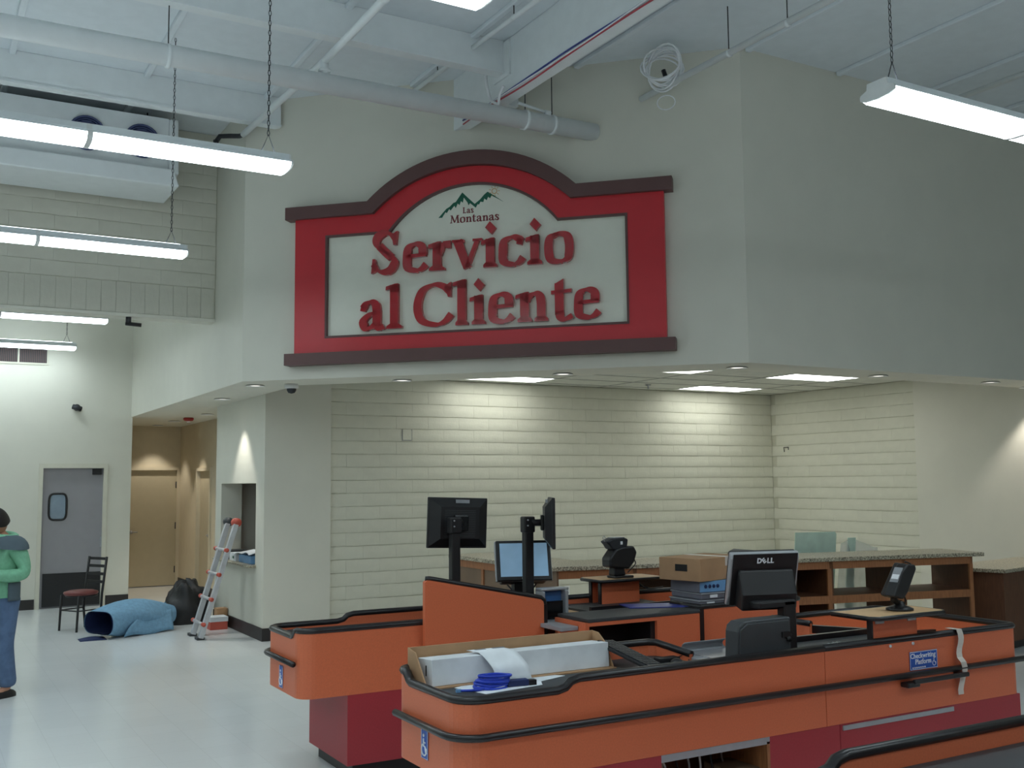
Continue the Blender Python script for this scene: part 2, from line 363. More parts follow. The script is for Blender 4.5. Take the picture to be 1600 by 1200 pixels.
h = MB(); h.cyl((4.36, 17.72, 1.0), (4.30, 17.72, 1.0), .028); h.tube([(4.31, 17.72, 1.0), (4.305, 17.82, 1.0)], .011); h.cyl((4.36, 17.72, 1.14), (4.34, 17.72, 1.14), .03); part(h, 'door_handle', 'steel', t)

# ------------------------------------------------------------------ roof framing
for y, lb in ((10.6, 'white painted roof purlin in front of the upper block wall'), (8.2, 'white painted roof purlin running above the large white pipe'), (5.8, 'white painted roof purlin ending at the roof beam, nearest the right fascia'), (3.4, 'white painted roof purlin over the checkout lanes')):
    xe = 13.86-y if y > 7.2 else 16.2
    t = thing('roof_purlin', lb, 'beam', (0, y, 5.64), group='roof purlins')
    part(box(-10, min(xe, 4.64) if y > 7.2 else 4.64, y-.045, y+.045, 5.66, ZC), 'joist', 'white_steel', t, bevel=.006)
    part(box(-10, min(xe, 4.64) if y > 7.2 else 4.64, y-.06, y+.06, 5.64, 5.66), 'bottom_flange', 'white_steel', t)
for k in range(12):
    x = -3.0+1.22*k
    if abs(x-4.7) < .2: continue
    y1 = 12.1 if x < 2.9 else max(7.2, 13.86-x) if x < 6.7 else 7.2
    tag(part(box(x-.03, x+.03, -3, y1-.02, ZC-.045, ZC), 'roof_rafter', 'deck', None, bevel=.01), 'slim white rafter under the roof deck, ending at the %s' % ('upper block wall' if x < 2.9 else 'diagonal wall' if x < 6.7 else 'right fascia'), 'beam', 'roof rafters')
t = thing('roof_beam', 'deep white glued roof beam running into the diagonal wall above the sign', 'beam', (4.71, 9.1, 5.42))
part(MB().prism([(4.65, -9), (4.78, -9), (4.78, 9.10), (4.65, 9.23)], 5.42, ZC), 'timber', 'white_steel', t, bevel=.008)
hb = MB(); hb.box(4.63, 4.80, 8.05, 8.35, 5.60, 5.94); part(hb, 'purlin_hanger', 'white_steel', t)
bk = MB(); bk.box(4.78, 5.02, 8.55, 8.84, 5.52, 5.95); part(bk, 'wall_bracket', 'white_steel', t)
for k, (dx, dz, m_) in enumerate(((-.012, -.004, 'cable_red'), (-.014, .016, 'cable_white'), (-.012, .034, 'cable_blue'))):
    pts = [(4.65+dx+.004*sin(y*5+k), y, 5.42+dz+.008*sin(y*3.1+k*2)) for y in [4+.2*i for i in range(26)]]
    tag(part(MB().tube(pts, .008, 6), 'data_cable', m_, None), '%s data cable stapled along the lower edge of the roof beam' % m_.split('_')[1], 'cable', 'cables along the roof beam')
lp = spline([(4.60, 8.40, 5.82), (4.58, 8.40, 5.66), (4.60, 8.36, 5.46), (4.62, 8.27, 5.39), (4.60, 8.2, 5.36), (4.59, 8.16, 5.43), (4.60, 8.1, 5.5)])
tag(part(MB().tube(lp, .014, 6), 'loose_cable', 'cable_white', None), 'white cable looped loosely under the roof beam at the purlin', 'cable')
hk = MB()
for k in range(5): hk.tube(spline([(5.02+.01*k, 8.70, 5.56), (5.03+.02*k, 8.68, 5.47), (5.06+.025*k, 8.66, 5.38-.02*(k % 3))]), .006, 5)
tag(part(hk, 'cable_ends', 'cable_white', None), 'bundle of cut white cable ends hanging beside the roof beam end', 'cable')

# ------------------------------------------------------------------ pipes
def pipe(name, label, pts, r, clamps=(), cap=True):
    t = thing(name, label, 'pipe', pts[0])
    part(MB().tube(pts, r, 16 if r > .04 else 10), 'pipe', 'white_steel', t)
    for (p, ax) in clamps:
        p = Vector(p); ax = Vector(ax)
        part(MB().cyl(p-ax*.015, p+ax*.015, r*1.12, 12), 'clamp', 'white_steel', t)
        part(MB().cyl(p+Vector((0, 0, r)), (p.x, p.y, ZC), .005, 5), 'hanger_rod', 'dark_metal', t)
    return t
t = pipe('sprinkler_main', 'thick white sprinkler main pipe ending at the wall above the sign', [(-10, 8.22, 5.12), (5.70, 8.22, 5.27)], .086, [((1.62, 8.22, 5.225), (1, 0, 0)), ((4.9, 8.22, 5.262), (1, 0, 0)), ((5.2, 8.22, 5.265), (1, 0, 0))])
part(MB().cyl((2.91, 8.22, 5.30), (2.91, 8.22, 5.44), .035, 12).cyl((2.91, 8.22, 5.34), (2.91, 8.22, 5.365), .055, 6), 'branch_tee', 'white_steel', t)
br = MB(); br.tube([(4.80, 8.18, 5.40), (5.15, 8.19, 5.36)], .014, 6).cyl((5.10, 8.19, 5.36), (5.16, 8.19, 5.36), .028, 8); part(br, 'sway_brace', 'white_steel', t)
t = pipe('pipe_branch', 'slim white sprinkler branch crossing over the thick main, dark fitting at its end', [(2.91, -4, 5.44), (2.91, 8.2, 5.44), (2.91, 10.75, 5.56)], .032, [((2.91, 6.9, 5.44), (0, 1, 0))])
part(MB().tube([(2.91, 10.72, 5.555), (2.90, 10.85, 5.57), (2.80, 10.9, 5.57), (2.70, 10.9, 5.55), (2.66, 10.9, 5.48)], .026, 8), 'elbow_fitting', 'dark_metal', t)
part(MB().cyl((2.66, 10.9, 5.50), (2.66, 10.9, 5.42), .03, 8), 'sprinkler_head', 'dark_metal', t)
pipe('conduit', 'thin white conduit running to the diagonal wall, left of the roof beam', [(4.31, -4, 5.80), (4.31, 7.0, 5.80), (4.31, 9.56, 5.86)], .022, [((4.31, 8.9, 5.85), (0, 1, 0)), ((4.31, 7.4, 5.81), (0, 1, 0))])
pipe('conduit', 'thin white conduit meeting the diagonal wall behind the cable coil', [(6.0, -4, 5.5), (6.0, 7.86, 5.545)], .03, [((6.0, 6.6, 5.535), (0, 1, 0)), ((6.0, 5.9, 5.53), (0, 1, 0))])
pipe('conduit', 'thin white conduit under the roof above the right hand strip light', [(9.2, -4, 5.75), (9.2, 7.2, 5.75)], .028, [((9.2, 5.4, 5.75), (0, 1, 0))])
# coil of white cable
t = thing('cable_coil', 'coil of white cable hanging high on the diagonal wall beside a conduit', 'cable', (6.02, 7.75, 5.67))
e1 = Vector((1, -1, 0)).normalized(); e2 = Vector((0, 0, 1)); e3 = Vector((-1, -1, 0)).normalized()
cc = MB(); c0 = Vector((6.06, 7.55, 5.69))
for k in range(9):
    a0 = random.uniform(-.5, .5); tx = random.uniform(-1.2, 1.2); R1 = random.uniform(.15, .20); R2 = random.uniform(.15, .21); of = Vector((random.uniform(-.02, .02), 0, random.uniform(-.03, .03)))
    ring = []
    for q in range(20):
        a = 2*pi*q/20; p = c0+of+e1*cos(a)*R1+e2*sin(a)*R2+e3*(.16+.12*sin(a*1+tx*2.5)+.03*tx)
        ring.append(p)
    cc.tube(ring, .009, 5, closed=True)
part(cc, 'loops', 'cable_white', t)
ring = [c0+e2*-.27+e1*cos(2*pi*q/16)*.085+e2*sin(2*pi*q/16)*.07 for q in range(16)]; part(MB().tube(ring, .006, 5, closed=True), 'hanging_loop', 'cable_white', t)
part(MB().cyl(c0+e1*-.02+e2*.05, c0+e1*.01-e2*.05, .022, 8), 'connector', 'black', t)
part(MB().tube([c0+e2*.2, c0+e2*.27], .005, 5), 'tie', 'cable_white', t)

# ------------------------------------------------------------------ strip lights
def strip_light(label, x0, y, chains=True, group='hanging fluorescent strip lights'):
    z = 3.885; L = 2.44; t = thing('strip_light', label, 'ceiling light', (x0+L/2, y, z), group=group)
    prof = [(-.117, .045), (-.112, .058), (-.07, .075), (-.065, .11), (.065, .11), (.07, .075), (.112, .058), (.117, .045)]
    part(MB().prism_yz([(y+p[0], z+p[1]) for p in prof], x0, x0+L), 'housing', 'white_steel', t)
    for s in range(2):
        a = x0+s*L/2+.006; lp = [(-.113, .046), (-.110, .026), (-.09, .007), (-.04, 0), (.04, 0), (.09, .007), (.110, .026), (.113, .046)]
        part(MB().prism_yz([(y+p[0], z+p[1]) for p in lp], a, a+L/2-.012), 'lens', 'lens', t)
    part(box(x0+.05, x0+L-.05, y-.05, y+.05, z+.111, z+.115), 'uplight_slot', 'uplight', t)
    part(MB().prism_yz([(y+p[0]*1.02, z+p[1]-.002) for p in prof+[(.112, .026), (.091, .006), (.04, -.001), (-.04, -.001), (-.091, .006), (-.112, .026)]], x0+L/2-.016, x0+L/2+.016), 'joint_band', 'white_plastic', t)
    for xe in (x0, x0+L):
        sg = -1 if xe == x0 else 1
        part(MB().prism_yz([(y+p[0], z+p[1]) for p in [(-.117, .045), (-.112, .058), (-.07, .075), (-.065, .11), (.065, .11), (.07, .075), (.112, .058), (.117, .045), (.115, .028), (.08, .012), (0, .006), (-.08, .012), (-.115, .028)]], min(xe, xe+sg*.012), max(xe, xe+sg*.012)), 'end_cap', 'white_plastic', t)
    if chains:
        for xc in (x0+.12, x0+L-.12):
            ch = MB(); n = int((ZC-z-.26)/.034)
            for k in range(n):
                zz = z+.25+k*.034; o = Matrix.Translation((xc, y, zz)) @ Matrix.Rotation(pi/2*(k % 2), 4, 'Z')
                ch.tube([(.008*cos(q*pi/3), 0, .021*sin(q*pi/3)) for q in range(6)], .0028, 4, closed=True, T=o)
            part(ch, 'chain', 'dark_metal', t)
            part(MB().tube([(xc-.05, y, z+.11), (xc, y, z+.24), (xc+.05, y, z+.11)], .004, 5), 'hanger_wire', 'dark_metal', t)
    return t
XA = -.39
strip_light('long fluorescent strip light hanging in front of the fan cooling unit', XA, 6.52)
strip_light('long fluorescent strip light hanging below the fan cooling unit before the upper block wall', XA, 9.47)
strip_light('long fluorescent strip light seen just under the bottom of the upper block wall', XA, 13.85)
strip_light('long fluorescent strip light closest to the wall with the grey door, by the vent grille', XA, 16.8)
strip_light('long fluorescent strip light hanging over the checkout lanes in front of the right fascia', 4.45, 3.73)
strip_light('long fluorescent strip light level with the first lane, cut by the top of the picture', XA, 3.75)
for x0, y in ((-5.2, 16.8), (-5.2, 13.85), (-5.2, 9.47), (-5.2, 6.52), (-5.2, 3.75), (XA, .9), (-5.2, .9), (4.45, .9), (XA, -2.0), (4.45, -2.0), (9.3, .9), (-5.2, -2.0)):
    strip_light('long fluorescent strip light elsewhere in the store, outside the picture', x0, y, group='strip lights outside the picture')

# ------------------------------------------------------------------ downlights
def downlight(label, x, y, power=SPOT, col=(1, .94, .84), ang=80, blend=.5, glow=True):
    t = thing('recessed_downlight', label, 'ceiling light', (x, y, ZS), group='recessed downlights in the soffit')
    z = ZS-.004
    part(MB().lathe([(.085, z), (.10, z-.006), (.105, z-.012), (.095, z-.014), (.075, z-.008), (.07, z-.002)], 24, Matrix.Translation((x, y, 0))), 'trim_ring', 'white_plastic', t)
    part(MB().lathe([(0, z-.003), (.07, z-.003)], 16, Matrix.Translation((x, y, 0))), 'lamp', 'lamp_glow', t)
    if power:
        ld = bpy.data.lights.new('downlight', 'SPOT'); ld.energy = power; ld.color = col; ld.spot_size = radians(ang); ld.spot_blend = blend; ld.shadow_soft_size = .04
        o = bpy.data.objects.new('downlight_lamp', ld); C.objects.link(o); o.parent = t; o.location = (0, 0, -.03)
    return t
downlight('recessed downlight at the left corner of the diagonal soffit', 3.22, 11.25, 10)
downlight('recessed downlight washing the wall over the pass-through window', 3.36, 13.2, 45, (1, .97, .9), 75)
downlight('recessed downlight at the corridor mouth beside the red alarm', 3.90, 16.2, 40)
downlight('recessed downlight midway along the beige corridor', 3.83, 18.2, 40)
downlight('recessed downlight above the beige door at the corridor end', 3.82, 19.55, 30)
downlight('recessed downlight in the diagonal soffit beside the dome camera', 4.44, 10.04, 10)
downlight('recessed downlight in the diagonal soffit under the right half of the sign', 5.64, 8.77, 10)
downlight('recessed downlight at the right corner of the diagonal soffit', 6.85, 7.55, 10)
downlight('recessed downlight in the right soffit above the shelving counter', 8.78, 7.52, 10)
downlight('recessed downlight in the right soffit near the right drywall', 10.56, 7.47, 10)
downlight('recessed downlight close to the right drywall, outside the picture', 11.60, 7.70, 40, (1, .93, .84), 95)

# ------------------------------------------------------------------ the sign
def arch(s0, s1, zb, k0, k1, ztop, s_in, n=28):
    """outline from left to right: flat shoulder at zb, then a circular arch between k0 and k1 rising to ztop"""
    cw = (k1-k0)/2; c = (k0+k1)/2; hgt = ztop-zb; R = (cw*cw+hgt*hgt)/(2*hgt); zc = ztop-R; a = math.asin(min(1, cw/R))
    if hgt > cw: a = pi-a
    return [(s0, zb)]+[(c+R*sin(-a+2*a*i/n), zc+R*cos(-a+2*a*i/n)) for i in range(n+1)]+[(s1, zb)]
sign = thing('wall_sign', 'large red and brown arched sign lettered Servicio al Cliente on the diagonal wall', 'sign', (CL[0], CL[1], 0), -pi/4)
def sp(poly, d0, d1): return MB().prism_xz(poly, d0, d1)
SX0, SX1 = .645, 4.49
red_top = arch(SX0, SX1, 4.60, 1.52, 3.60, 5.01, 0)
inn = arch(.99, 4.14, 4.41, 1.69, 3.46, 4.84, 0)
# red frame ring built as quads between outer and inner outlines (both share the same sample count)
outer = [(SX0, 3.18)]+red_top+[(SX1, 3.18)]; inner = [(.99, 3.335)]+inn+[(4.14, 3.335)]
def ring_prism(o, i, y0, y1):
    mb = MB(); n = len(o)
    vs = [(p[0], y0, p[1]) for p in o]+[(p[0], y0, p[1]) for p in i]+[(p[0], y1, p[1]) for p in o]+[(p[0], y1, p[1]) for p in i]
    fs = []
    for k in range(n):
        j = (k+1) % n
        fs += [(k, j, n+j, n+k), (2*n+j, 2*n+k, 3*n+k, 3*n+j), (j, k, 2*n+k, 2*n+j), (n+k, n+j, 3*n+j, 3*n+k)]
    return mb.add(vs, fs)
part(ring_prism(outer, inner, -.09, -.01), 'red_frame', 'sign_red', sign, local=True)
part(MB().prism_xz([(s_, z_) for s_, z_ in [(.97, 3.31)]+[(p[0], p[1]+.02) for p in inn]+[(4.16, 3.31)]], -.055, -.01), 'cream_panel', 'sign_cream', sign, local=True)
inset = [(p[0]+(.02 if p[0] < 2.565 else -.02), p[1]-.02) for p in inn]
i2 = [(1.01, 3.357)]+[(max(1.01, min(4.12, 2.575+(p[0]-2.575)*.985)), p[1]-.02) for p in inn]+[(4.12, 3.357)]
part(ring_prism(inner, i2, -.097, -.05), 'inner_trim', 'sign_brown', sign, local=True)
bar_out = arch(.55, 4.575, 4.725, 1.47, 3.65, 5.16, 0); bar_in = arch(.55, 4.575, 4.595, 1.53, 3.59, 5.015, 0)
vs = []; mbt = MB(); n = len(bar_out)
mbt.add([(p[0], -.14, p[1]) for p in bar_out]+[(p[0], -.14, p[1]) for p in bar_in]+[(p[0], -.01, p[1]) for p in bar_out]+[(p[0], -.01, p[1]) for p in bar_in],
        [f for k in range(n-1) for f in ((k, n+k, n+k+1, k+1), (k, k+1, 2*n+k+1, 2*n+k), (n+k, 3*n+k, 3*n+k+1, n+k+1), (2*n+k, 2*n+k+1, 3*n+k+1, 3*n+k))]+[(0, 2*n, 3*n, n), (n-1, 2*n-1, 4*n-1, 3*n-1)])
part(mbt, 'top_moulding', 'sign_brown', sign, local=True)
part(MB().box(.555, 4.575, -.14, -.01, 3.065, 3.185), 'bottom_moulding', 'sign_brown', sign, local=True)

# broad-nib serif lettering: strokes swept by a slanted pen
def nib(mb, pts, thick, thin, y0, y1, pen=radians(12), sm=6, sharp=False, wid=None):
    P = [Vector((p[0], p[1], 0)) for p in pts]
    S = P if sharp else spline(P, sm); Lf, Rt = [], []
    for i, p in enumerate(S):
        t = (S[min(i+1, len(S)-1)]-S[max(i-1, 0)]).normalized(); a = math.atan2(t.y, t.x)
        wd = thin+(thick-thin)*abs(sin(a-pen)) if wid is None else wid[0]+(wid[1]-wid[0])*i/(len(S)-1)
        nrm = Vector((-t.y, t.x, 0))*wd/2; Lf.append(p+nrm); Rt.append(p-nrm)
    poly(mb, Lf, Rt, y0, y1)
def poly(mb, Lf, Rt, y0, y1):
    n = len(Lf)
    vs = [(p.x, y0, p.y) for p in Lf]+[(p.x, y0, p.y) for p in Rt]+[(p.x, y1, p.y) for p in Lf]+[(p.x, y1, p.y) for p in Rt]
    fs = []
    for i in range(n-1):
        fs += [(i, n+i, n+i+1, i+1), (2*n+i, 2*n+i+1, 3*n+i+1, 3*n+i), (i, i+1, 2*n+i+1, 2*n+i), (n+i, 3*n+i, 3*n+i+1, n+i+1)]
    fs += [(0, 2*n, 3*n, n), (n-1, 2*n-1, 4*n-1, 3*n-1)]
    mb.add(vs, fs)
def flat(mb, pts, y0, y1): mb.prism_xz([(p[0], p[1]) for p in pts], y0, y1)
def glyph(ch, x0, x1, base, xh, T, t, y0, y1):
    """draw one letter in the box x0..x1, baseline base, x-height xh; T thick, t thin"""
    mb = MB(); W = x1-x0; h = T/2
    X = lambda u: x0+u*W
    Y = lambda v: base+v*xh
    def st(pts, **k): nib(mb, [(X(u), Y(v)) for u, v in pts], T, t, y0, y1, **k)
    def stem(xc, v0, v1): flat(mb, [(xc-h, Y(v0)), (xc+h, Y(v0)), (xc+h, Y(v1)), (xc-h, Y(v1))], y0, y1)
    def foot(xc, w, v=0): flat(mb, [(xc-w, Y(v)), (xc+w, Y(v)), (xc+w, Y(v)+t*.75), (xc+h, Y(v)+t*1.5), (xc-h, Y(v)+t*1.5), (xc-w, Y(v)+t*.75)], y0, y1)
    def flag(xc, v): flat(mb, [(xc-h-T*.55, Y(v)-t*1.7), (xc-h-T*.5, Y(v)-t*.6), (xc+h*.2, Y(v)+t*.15), (xc+h, Y(v)+t*.2), (xc+h, Y(v)-T), (xc-h, Y(v)-T*.9), (xc-h, Y(v)-t*1.5)], y0, y1)
    e = h/W
    if ch == 'o': st([(.5, .96), (.22, .86), (e, .5), (.22, .13), (.5, .04), (.78, .14), (1-e, .5), (.78, .87), (.5, .96), (.3, .9)])
    elif ch == 'e':
        st([(1-e*1.0, .58), (.80, .86), (.54, .96), (.24, .84), (e, .47), (.22, .15), (.56, .05), (.80, .11), (.97, .25)])
        flat(mb, [(X(e), Y(.48)), (X(1-.2*e), Y(.52)), (X(1-.1*e), Y(.52)+t*1.1), (X(e), Y(.48)+t*1.1)], y0, y1)
    elif ch in 'cC':
        st([(.93, .80), (.80, .90), (.56, .96), (.24, .84), (e, .48), (.22, .15), (.58, .04), (.82, .11), (.98, .27)])
        if ch == 'C': flat(mb, [(X(.90), Y(.66)), (X(.97), Y(.66)), (X(.985), Y(1.0)), (X(.93), Y(.98)), (X(.80), Y(.90))], y0, y1)
        else: flat(mb, [(X(.72), Y(.72)), (X(.92), Y(.68)), (X(.98), Y(.84)), (X(.86), Y(.93)), (X(.74), Y(.88))], y0, y1)
    elif ch == 'i':
        xc = X(.55); stem(xc, .02, .96); flag(xc, .97); foot(xc, W*.48)
        d = T*.74; zc = Y(1.28)+d*.25; xx = xc+T*.08; flat(mb, [(xx-d*.85, zc+d*.05), (xx+d*.1, zc-d), (xx+d*.85, zc-d*.05), (xx-d*.1, zc+d)], y0, y1)
    elif ch == 'l':
        xc = X(.52); stem(xc, .02, 1.50); flag(xc, 1.52); foot(xc, W*.46)
    elif ch == 'r':
        xc = X(.34); stem(xc, .02, .95); flag(xc, .97); foot(xc, W*.36)
        st([(.40, .55), (.55, .80), (.74, .90)]); flat(mb, [(X(.62), Y(.98)), (X(.98), Y(1.0)), (X(.96), Y(.74)), (X(.80), Y(.74)), (X(.70), Y(.80))], y0, y1)
    elif ch == 'n':
        xc = X(.24); xr = X(.78); stem(xc, .02, .95); flag(xc, .97); foot(xc, W*.23); stem(xr, .02, .62); foot(xr, W*.22)
        st([(.26, .66), (.40, .84), (.60, .92), (.74, .82), (.78, .60)])
    elif ch == 'v':
        nib(mb, [(X(.17), Y(.97)), (X(.50), Y(.03))], T, T, y0, y1, sharp=True, wid=(T*1.05, T*.95)); nib(mb, [(X(.48), Y(.04)), (X(.84), Y(.97))], t, t, y0, y1, sharp=True, wid=(t*1.4, t*1.2))
        flat(mb, [(X(-.02), Y(1)-t*.8), (X(.38), Y(1)-t*.8), (X(.38), Y(1)), (X(-.02), Y(1))], y0, y1); flat(mb, [(X(.68), Y(1)-t*.8), (X(1.0), Y(1)-t*.8), (X(1.0), Y(1)), (X(.68), Y(1))], y0, y1)
    elif ch == 'a':
        xr = X(.70); stem(xr, .10, .66)
        st([(.14, .74), (.28, .90), (.50, .95), (.66, .84), (.70, .62)]); flat(mb, [(X(.03), Y(.66)), (X(.22), Y(.62)), (X(.32), Y(.82)), (X(.18), Y(.90)), (X(.06), Y(.80))], y0, y1)
        st([(.72, .57), (.42, .52), (e*.9, .30), (.24, .06), (.46, .07), (.70, .22)]); st([(.70, .12), (.84, .03), (1.0, .10)], sm=4)
    elif ch == 't':
        xc = X(.38); stem(xc, .18, 1.22); st([(.38, .30), (.44, .10), (.66, .03), (.98, .14)]); flat(mb, [(X(0), Y(.86)), (X(.95), Y(.90)), (X(.97), Y(1.02)), (X(.0), Y(.98))], y0, y1)
        flat(mb, [(xc-h, Y(1.2)), (xc+h, Y(1.2)), (xc+h, Y(1.36))], y0, y1)
    elif ch in 'sS':
        st([(.86, .80), (.70, .92), (.46, .96), (.22, .86), (.20, .70), (.40, .56), (.66, .44), (.84, .28), (.72, .10), (.46, .04), (.22, .10), (.08, .24)], pen=radians(150))
        st([(.30, .66), (.50, .52), (.72, .38)], pen=radians(60))
        flat(mb, [(X(.80), Y(.66)), (X(.90), Y(.66)), (X(.96), Y(.99)), (X(.88), Y(.97)), (X(.74), Y(.90))], y0, y1); flat(mb, [(X(0), Y(.02)), (X(.10), Y(.04)), (X(.24), Y(.12)), (X(.14), Y(.36)), (X(.05), Y(.36))], y0, y1)
    elif ch == 'L':
        xc = X(.26); stem(xc, .02, 1.45); foot(xc, W*.26); flat(mb, [(X(0), Y(1.45)-t), (X(.55), Y(1.45)-t), (X(.55), Y(1.45)), (X(0), Y(1.45))], y0, y1); flat(mb, [(X(.3), Y(0)), (X(.95), Y(0)), (X(1), Y(.42)), (X(.9), Y(.2)), (X(.3), Y(0)+t)], y0, y1)
    elif ch == 'M':
        nib(mb, [(X(.12), Y(0)), (X(.20), Y(1.42))], t, t, y0, y1, sharp=True, wid=(t*1.2, t*1.2)); nib(mb, [(X(.18), Y(1.42)), (X(.50), Y(.10))], T, T, y0, y1, sharp=True, wid=(T*.9, T*.9))
        nib(mb, [(X(.50), Y(.08)), (X(.80), Y(1.42))], t, t, y0, y1, sharp=True, wid=(t*1.3, t*1.3)); nib(mb, [(X(.80), Y(1.42)), (X(.87), Y(0))], T, T, y0, y1, sharp=True, wid=(T, T))
        for c_, w_ in ((.12, .12), (.87, .15)): flat(mb, [(X(c_-w_), Y(0)), (X(c_+w_), Y(0)), (X(c_+w_), Y(0)+t), (X(c_-w_), Y(0)+t)], y0, y1)
        flat(mb, [(X(.04), Y(1.42)-t), (X(.26), Y(1.42)-t), (X(.26), Y(1.42)), (X(.04), Y(1.42))], y0, y1); flat(mb, [(X(.76), Y(1.42)-t), (X(.98), Y(1.42)-t), (X(.98), Y(1.42)), (X(.76), Y(1.42))], y0, y1)
    return mb
for chs, pos, base, xh in (('Servicio', [(1.505, 1.806), (1.848, 2.105), (2.133, 2.365), (2.379, 2.688), (2.688, 2.835), (2.856, 3.111), (3.138, 3.294), (3.319, 3.615)], 3.965, .298),
                           ('alCliente', [(1.379, 1.647), (1.661, 1.843), (1.962, 2.371), (2.398, 2.538), (2.565, 2.712), (2.746, 3.002), (3.041, 3.352), (3.383, 3.594), (3.607, 3.859)], 3.40, .298)):
    for ch, (a, b_) in zip(chs, pos):
        part(glyph(ch, a, b_, base, xh*1.48 if ch in 'SC' else xh, .088, .034, -.105, -.054), 'letter', 'letter_red', sign, local=True)
# printed logo: mountains, sun and the name
lg = [(2.216, 4.512), (2.30, 4.60), (2.335, 4.618), (2.375, 4.655), (2.40, 4.662), (2.47, 4.756), (2.535, 4.690), (2.60, 4.628), (2.655, 4.668), (2.70, 4.715), (2.735, 4.742), (2.80, 4.70), (2.86, 4.655), (2.905, 4.622),
      (2.83, 4.668), (2.775, 4.698), (2.76, 4.672), (2.74, 4.69), (2.725, 4.655), (2.70, 4.675), (2.69, 4.64), (2.66, 4.645), (2.645, 4.618), (2.63, 4.622), (2.61, 4.588), (2.55, 4.64), (2.535, 4.618), (2.525, 4.648), (2.485, 4.702), (2.475, 4.65), (2.455, 4.668), (2.44, 4.628), (2.42, 4.645), (2.40, 4.60), (2.385, 4.625), (2.345, 4.58), (2.33, 4.596), (2.305, 4.556), (2.29, 4.566), (2.255, 4.512)]
part(MB().prism_xz(lg, -.0575, -.054), 'mountain_logo', 'logo_green', sign, local=True)
sn = MB()
sn.tube([(2.805+.026*cos(2*pi*k/16), -.056, 4.742+.026*sin(2*pi*k/16)) for k in range(16)], .004, 5, closed=True)
for k in range(9):
    a = 2*pi*k/9; sn.tube([(2.805+.038*cos(a), -.056, 4.742+.038*sin(a)), (2.805+.056*cos(a), -.056, 4.742+.056*sin(a))], .003, 4)
part(sn, 'sun_logo', 'logo_gold', sign, local=True)
lt = MB()
def word(chs, x, base, xh, T, t, widths):
    for ch, wd in zip(chs, widths):
        gm = glyph(ch, x, x+wd, base, xh, T, t, -.0575, -.054); lt.add(gm.v, gm.f); x += wd+.006
word('Las', 2.475, 4.540, .042, .011, .005, (.036, .036, .028)); word('Montanas', 2.339, 4.447, .056, .016, .006, (.098, .058, .060, .040, .056, .060, .056, .044))
part(lt, 'logo_lettering', 'logo_text', sign, local=True)

# ------------------------------------------------------------------ things on walls and ceilings at the left
t = thing('unit_cooler', 'white ceiling hung cooling unit with two round fans by the upper block wall', 'cooling unit', (1.5, 11.5, 5.0))
part(MB().box(.30, 2.26, 11.32, 11.95, 5.19, 5.80), 'cabinet', 'white_steel', t, bevel=.01)
part(MB().prism_yz([(11.26, 5.18), (11.98, 5.10), (11.98, 5.82), (11.32, 5.80)], 2.26, 2.36), 'end_panel', 'white_steel', t, bevel=.015)
part(MB().prism_xz([(.30, 5.22), (2.30, 5.22), (2.36, 5.04), (2.34, 5.03), (.2, 5.03), (.2, 5.10)], 11.22, 11.98), 'drain_pan', 'white_steel', t, bevel=.015)
for cx in (1.43, 1.98):
    o = Matrix.Translation((cx, 11.31, 5.50)) @ Matrix.Rotation(pi/2, 4, 'X'); f_ = MB()
    for r_ in (.175, .15, .125, .10, .075, .05):
        f_.tube([(r_*cos(2*pi*k/24), r_*sin(2*pi*k/24), .02-.05*(r_-.175)) for k in range(24)], .006 if r_ < .17 else .012, 5, closed=True, T=o)
    gd = part(f_, 'fan_guard', 'fan_blue', t)
    part(MB().lathe([(0, .0), (.172, .0), (.172, -.02)], 24, o), 'fan_well', 'navy', t)
    fb = MB()
    for k in range(4):
        a = k*pi/2; fb.add([(.03*cos(a), .03*sin(a), .006), (.15*cos(a-.3), .15*sin(a-.3), .012), (.15*cos(a+.4), .15*sin(a+.4), .003)], [(0, 1, 2)], o)
    fb.lathe([(0, .014), (.035, .012), (.04, .0)], 12, o); part(fb, 'fan_blade', 'fan_blue', t)
for x in (.6, 2.1): part(MB().cyl((x, 11.7, 5.7), (x, 11.7, ZC), .008, 6), 'hanger_rod', 'dark_metal', t)

t = thing('vent_grille', 'dark louvred vent grille high on the wall with the grey door', 'vent', (1.2, 17.33, 3.71))
v_ = MB(); v_.box(.5, 1.75, 17.335, 17.35, 3.70, 3.73); v_.box(.5, 1.75, 17.335, 17.35, 3.95, 3.98); v_.box(1.72, 1.75, 17.335, 17.35, 3.73, 3.95); v_.box(1.31, 1.335, 17.334, 17.35, 3.73, 3.95); v_.box(.5, .53, 17.335, 17.35, 3.73, 3.95)
part(v_, 'frame', 'door_frame', t); part(box(.53, 1.72, 17.345, 17.349, 3.73, 3.95), 'duct', 'black', t)
for k in range(46):
    x = .54+k*.0257; part(box(x, x+.008, 17.337, 17.346, 3.73, 3.95), 'louvre', 'sign_brown', t)
t = thing('security_camera', 'small black bullet camera on the wall above the grey door', 'camera', (2.17, 17.33, 3.06))
part(MB().lathe([(.0, 0), (.055, 0), (.05, -.03), (.02, -.05)], 16, Matrix.Translation((2.17, 17.35, 3.06)) @ Matrix.Rotation(pi/2, 4, 'X') @ Matrix.Scale(-1, 4, (0, 0, 1))), 'mount', 'dark_metal', t)
part(MB().cyl((2.10, 17.28, 3.07), (2.22, 17.24, 3.03), .04, 12), 'housing', 'dark_metal', t); part(MB().cyl((2.218, 17.241, 3.031), (2.228, 17.238, 3.028), .03, 12), 'lens', 'black_gloss', t)
t = thing('security_camera', 'black camera with a short arm under the edge of the upper block wall', 'camera', (2.04, 12.1, 3.73))
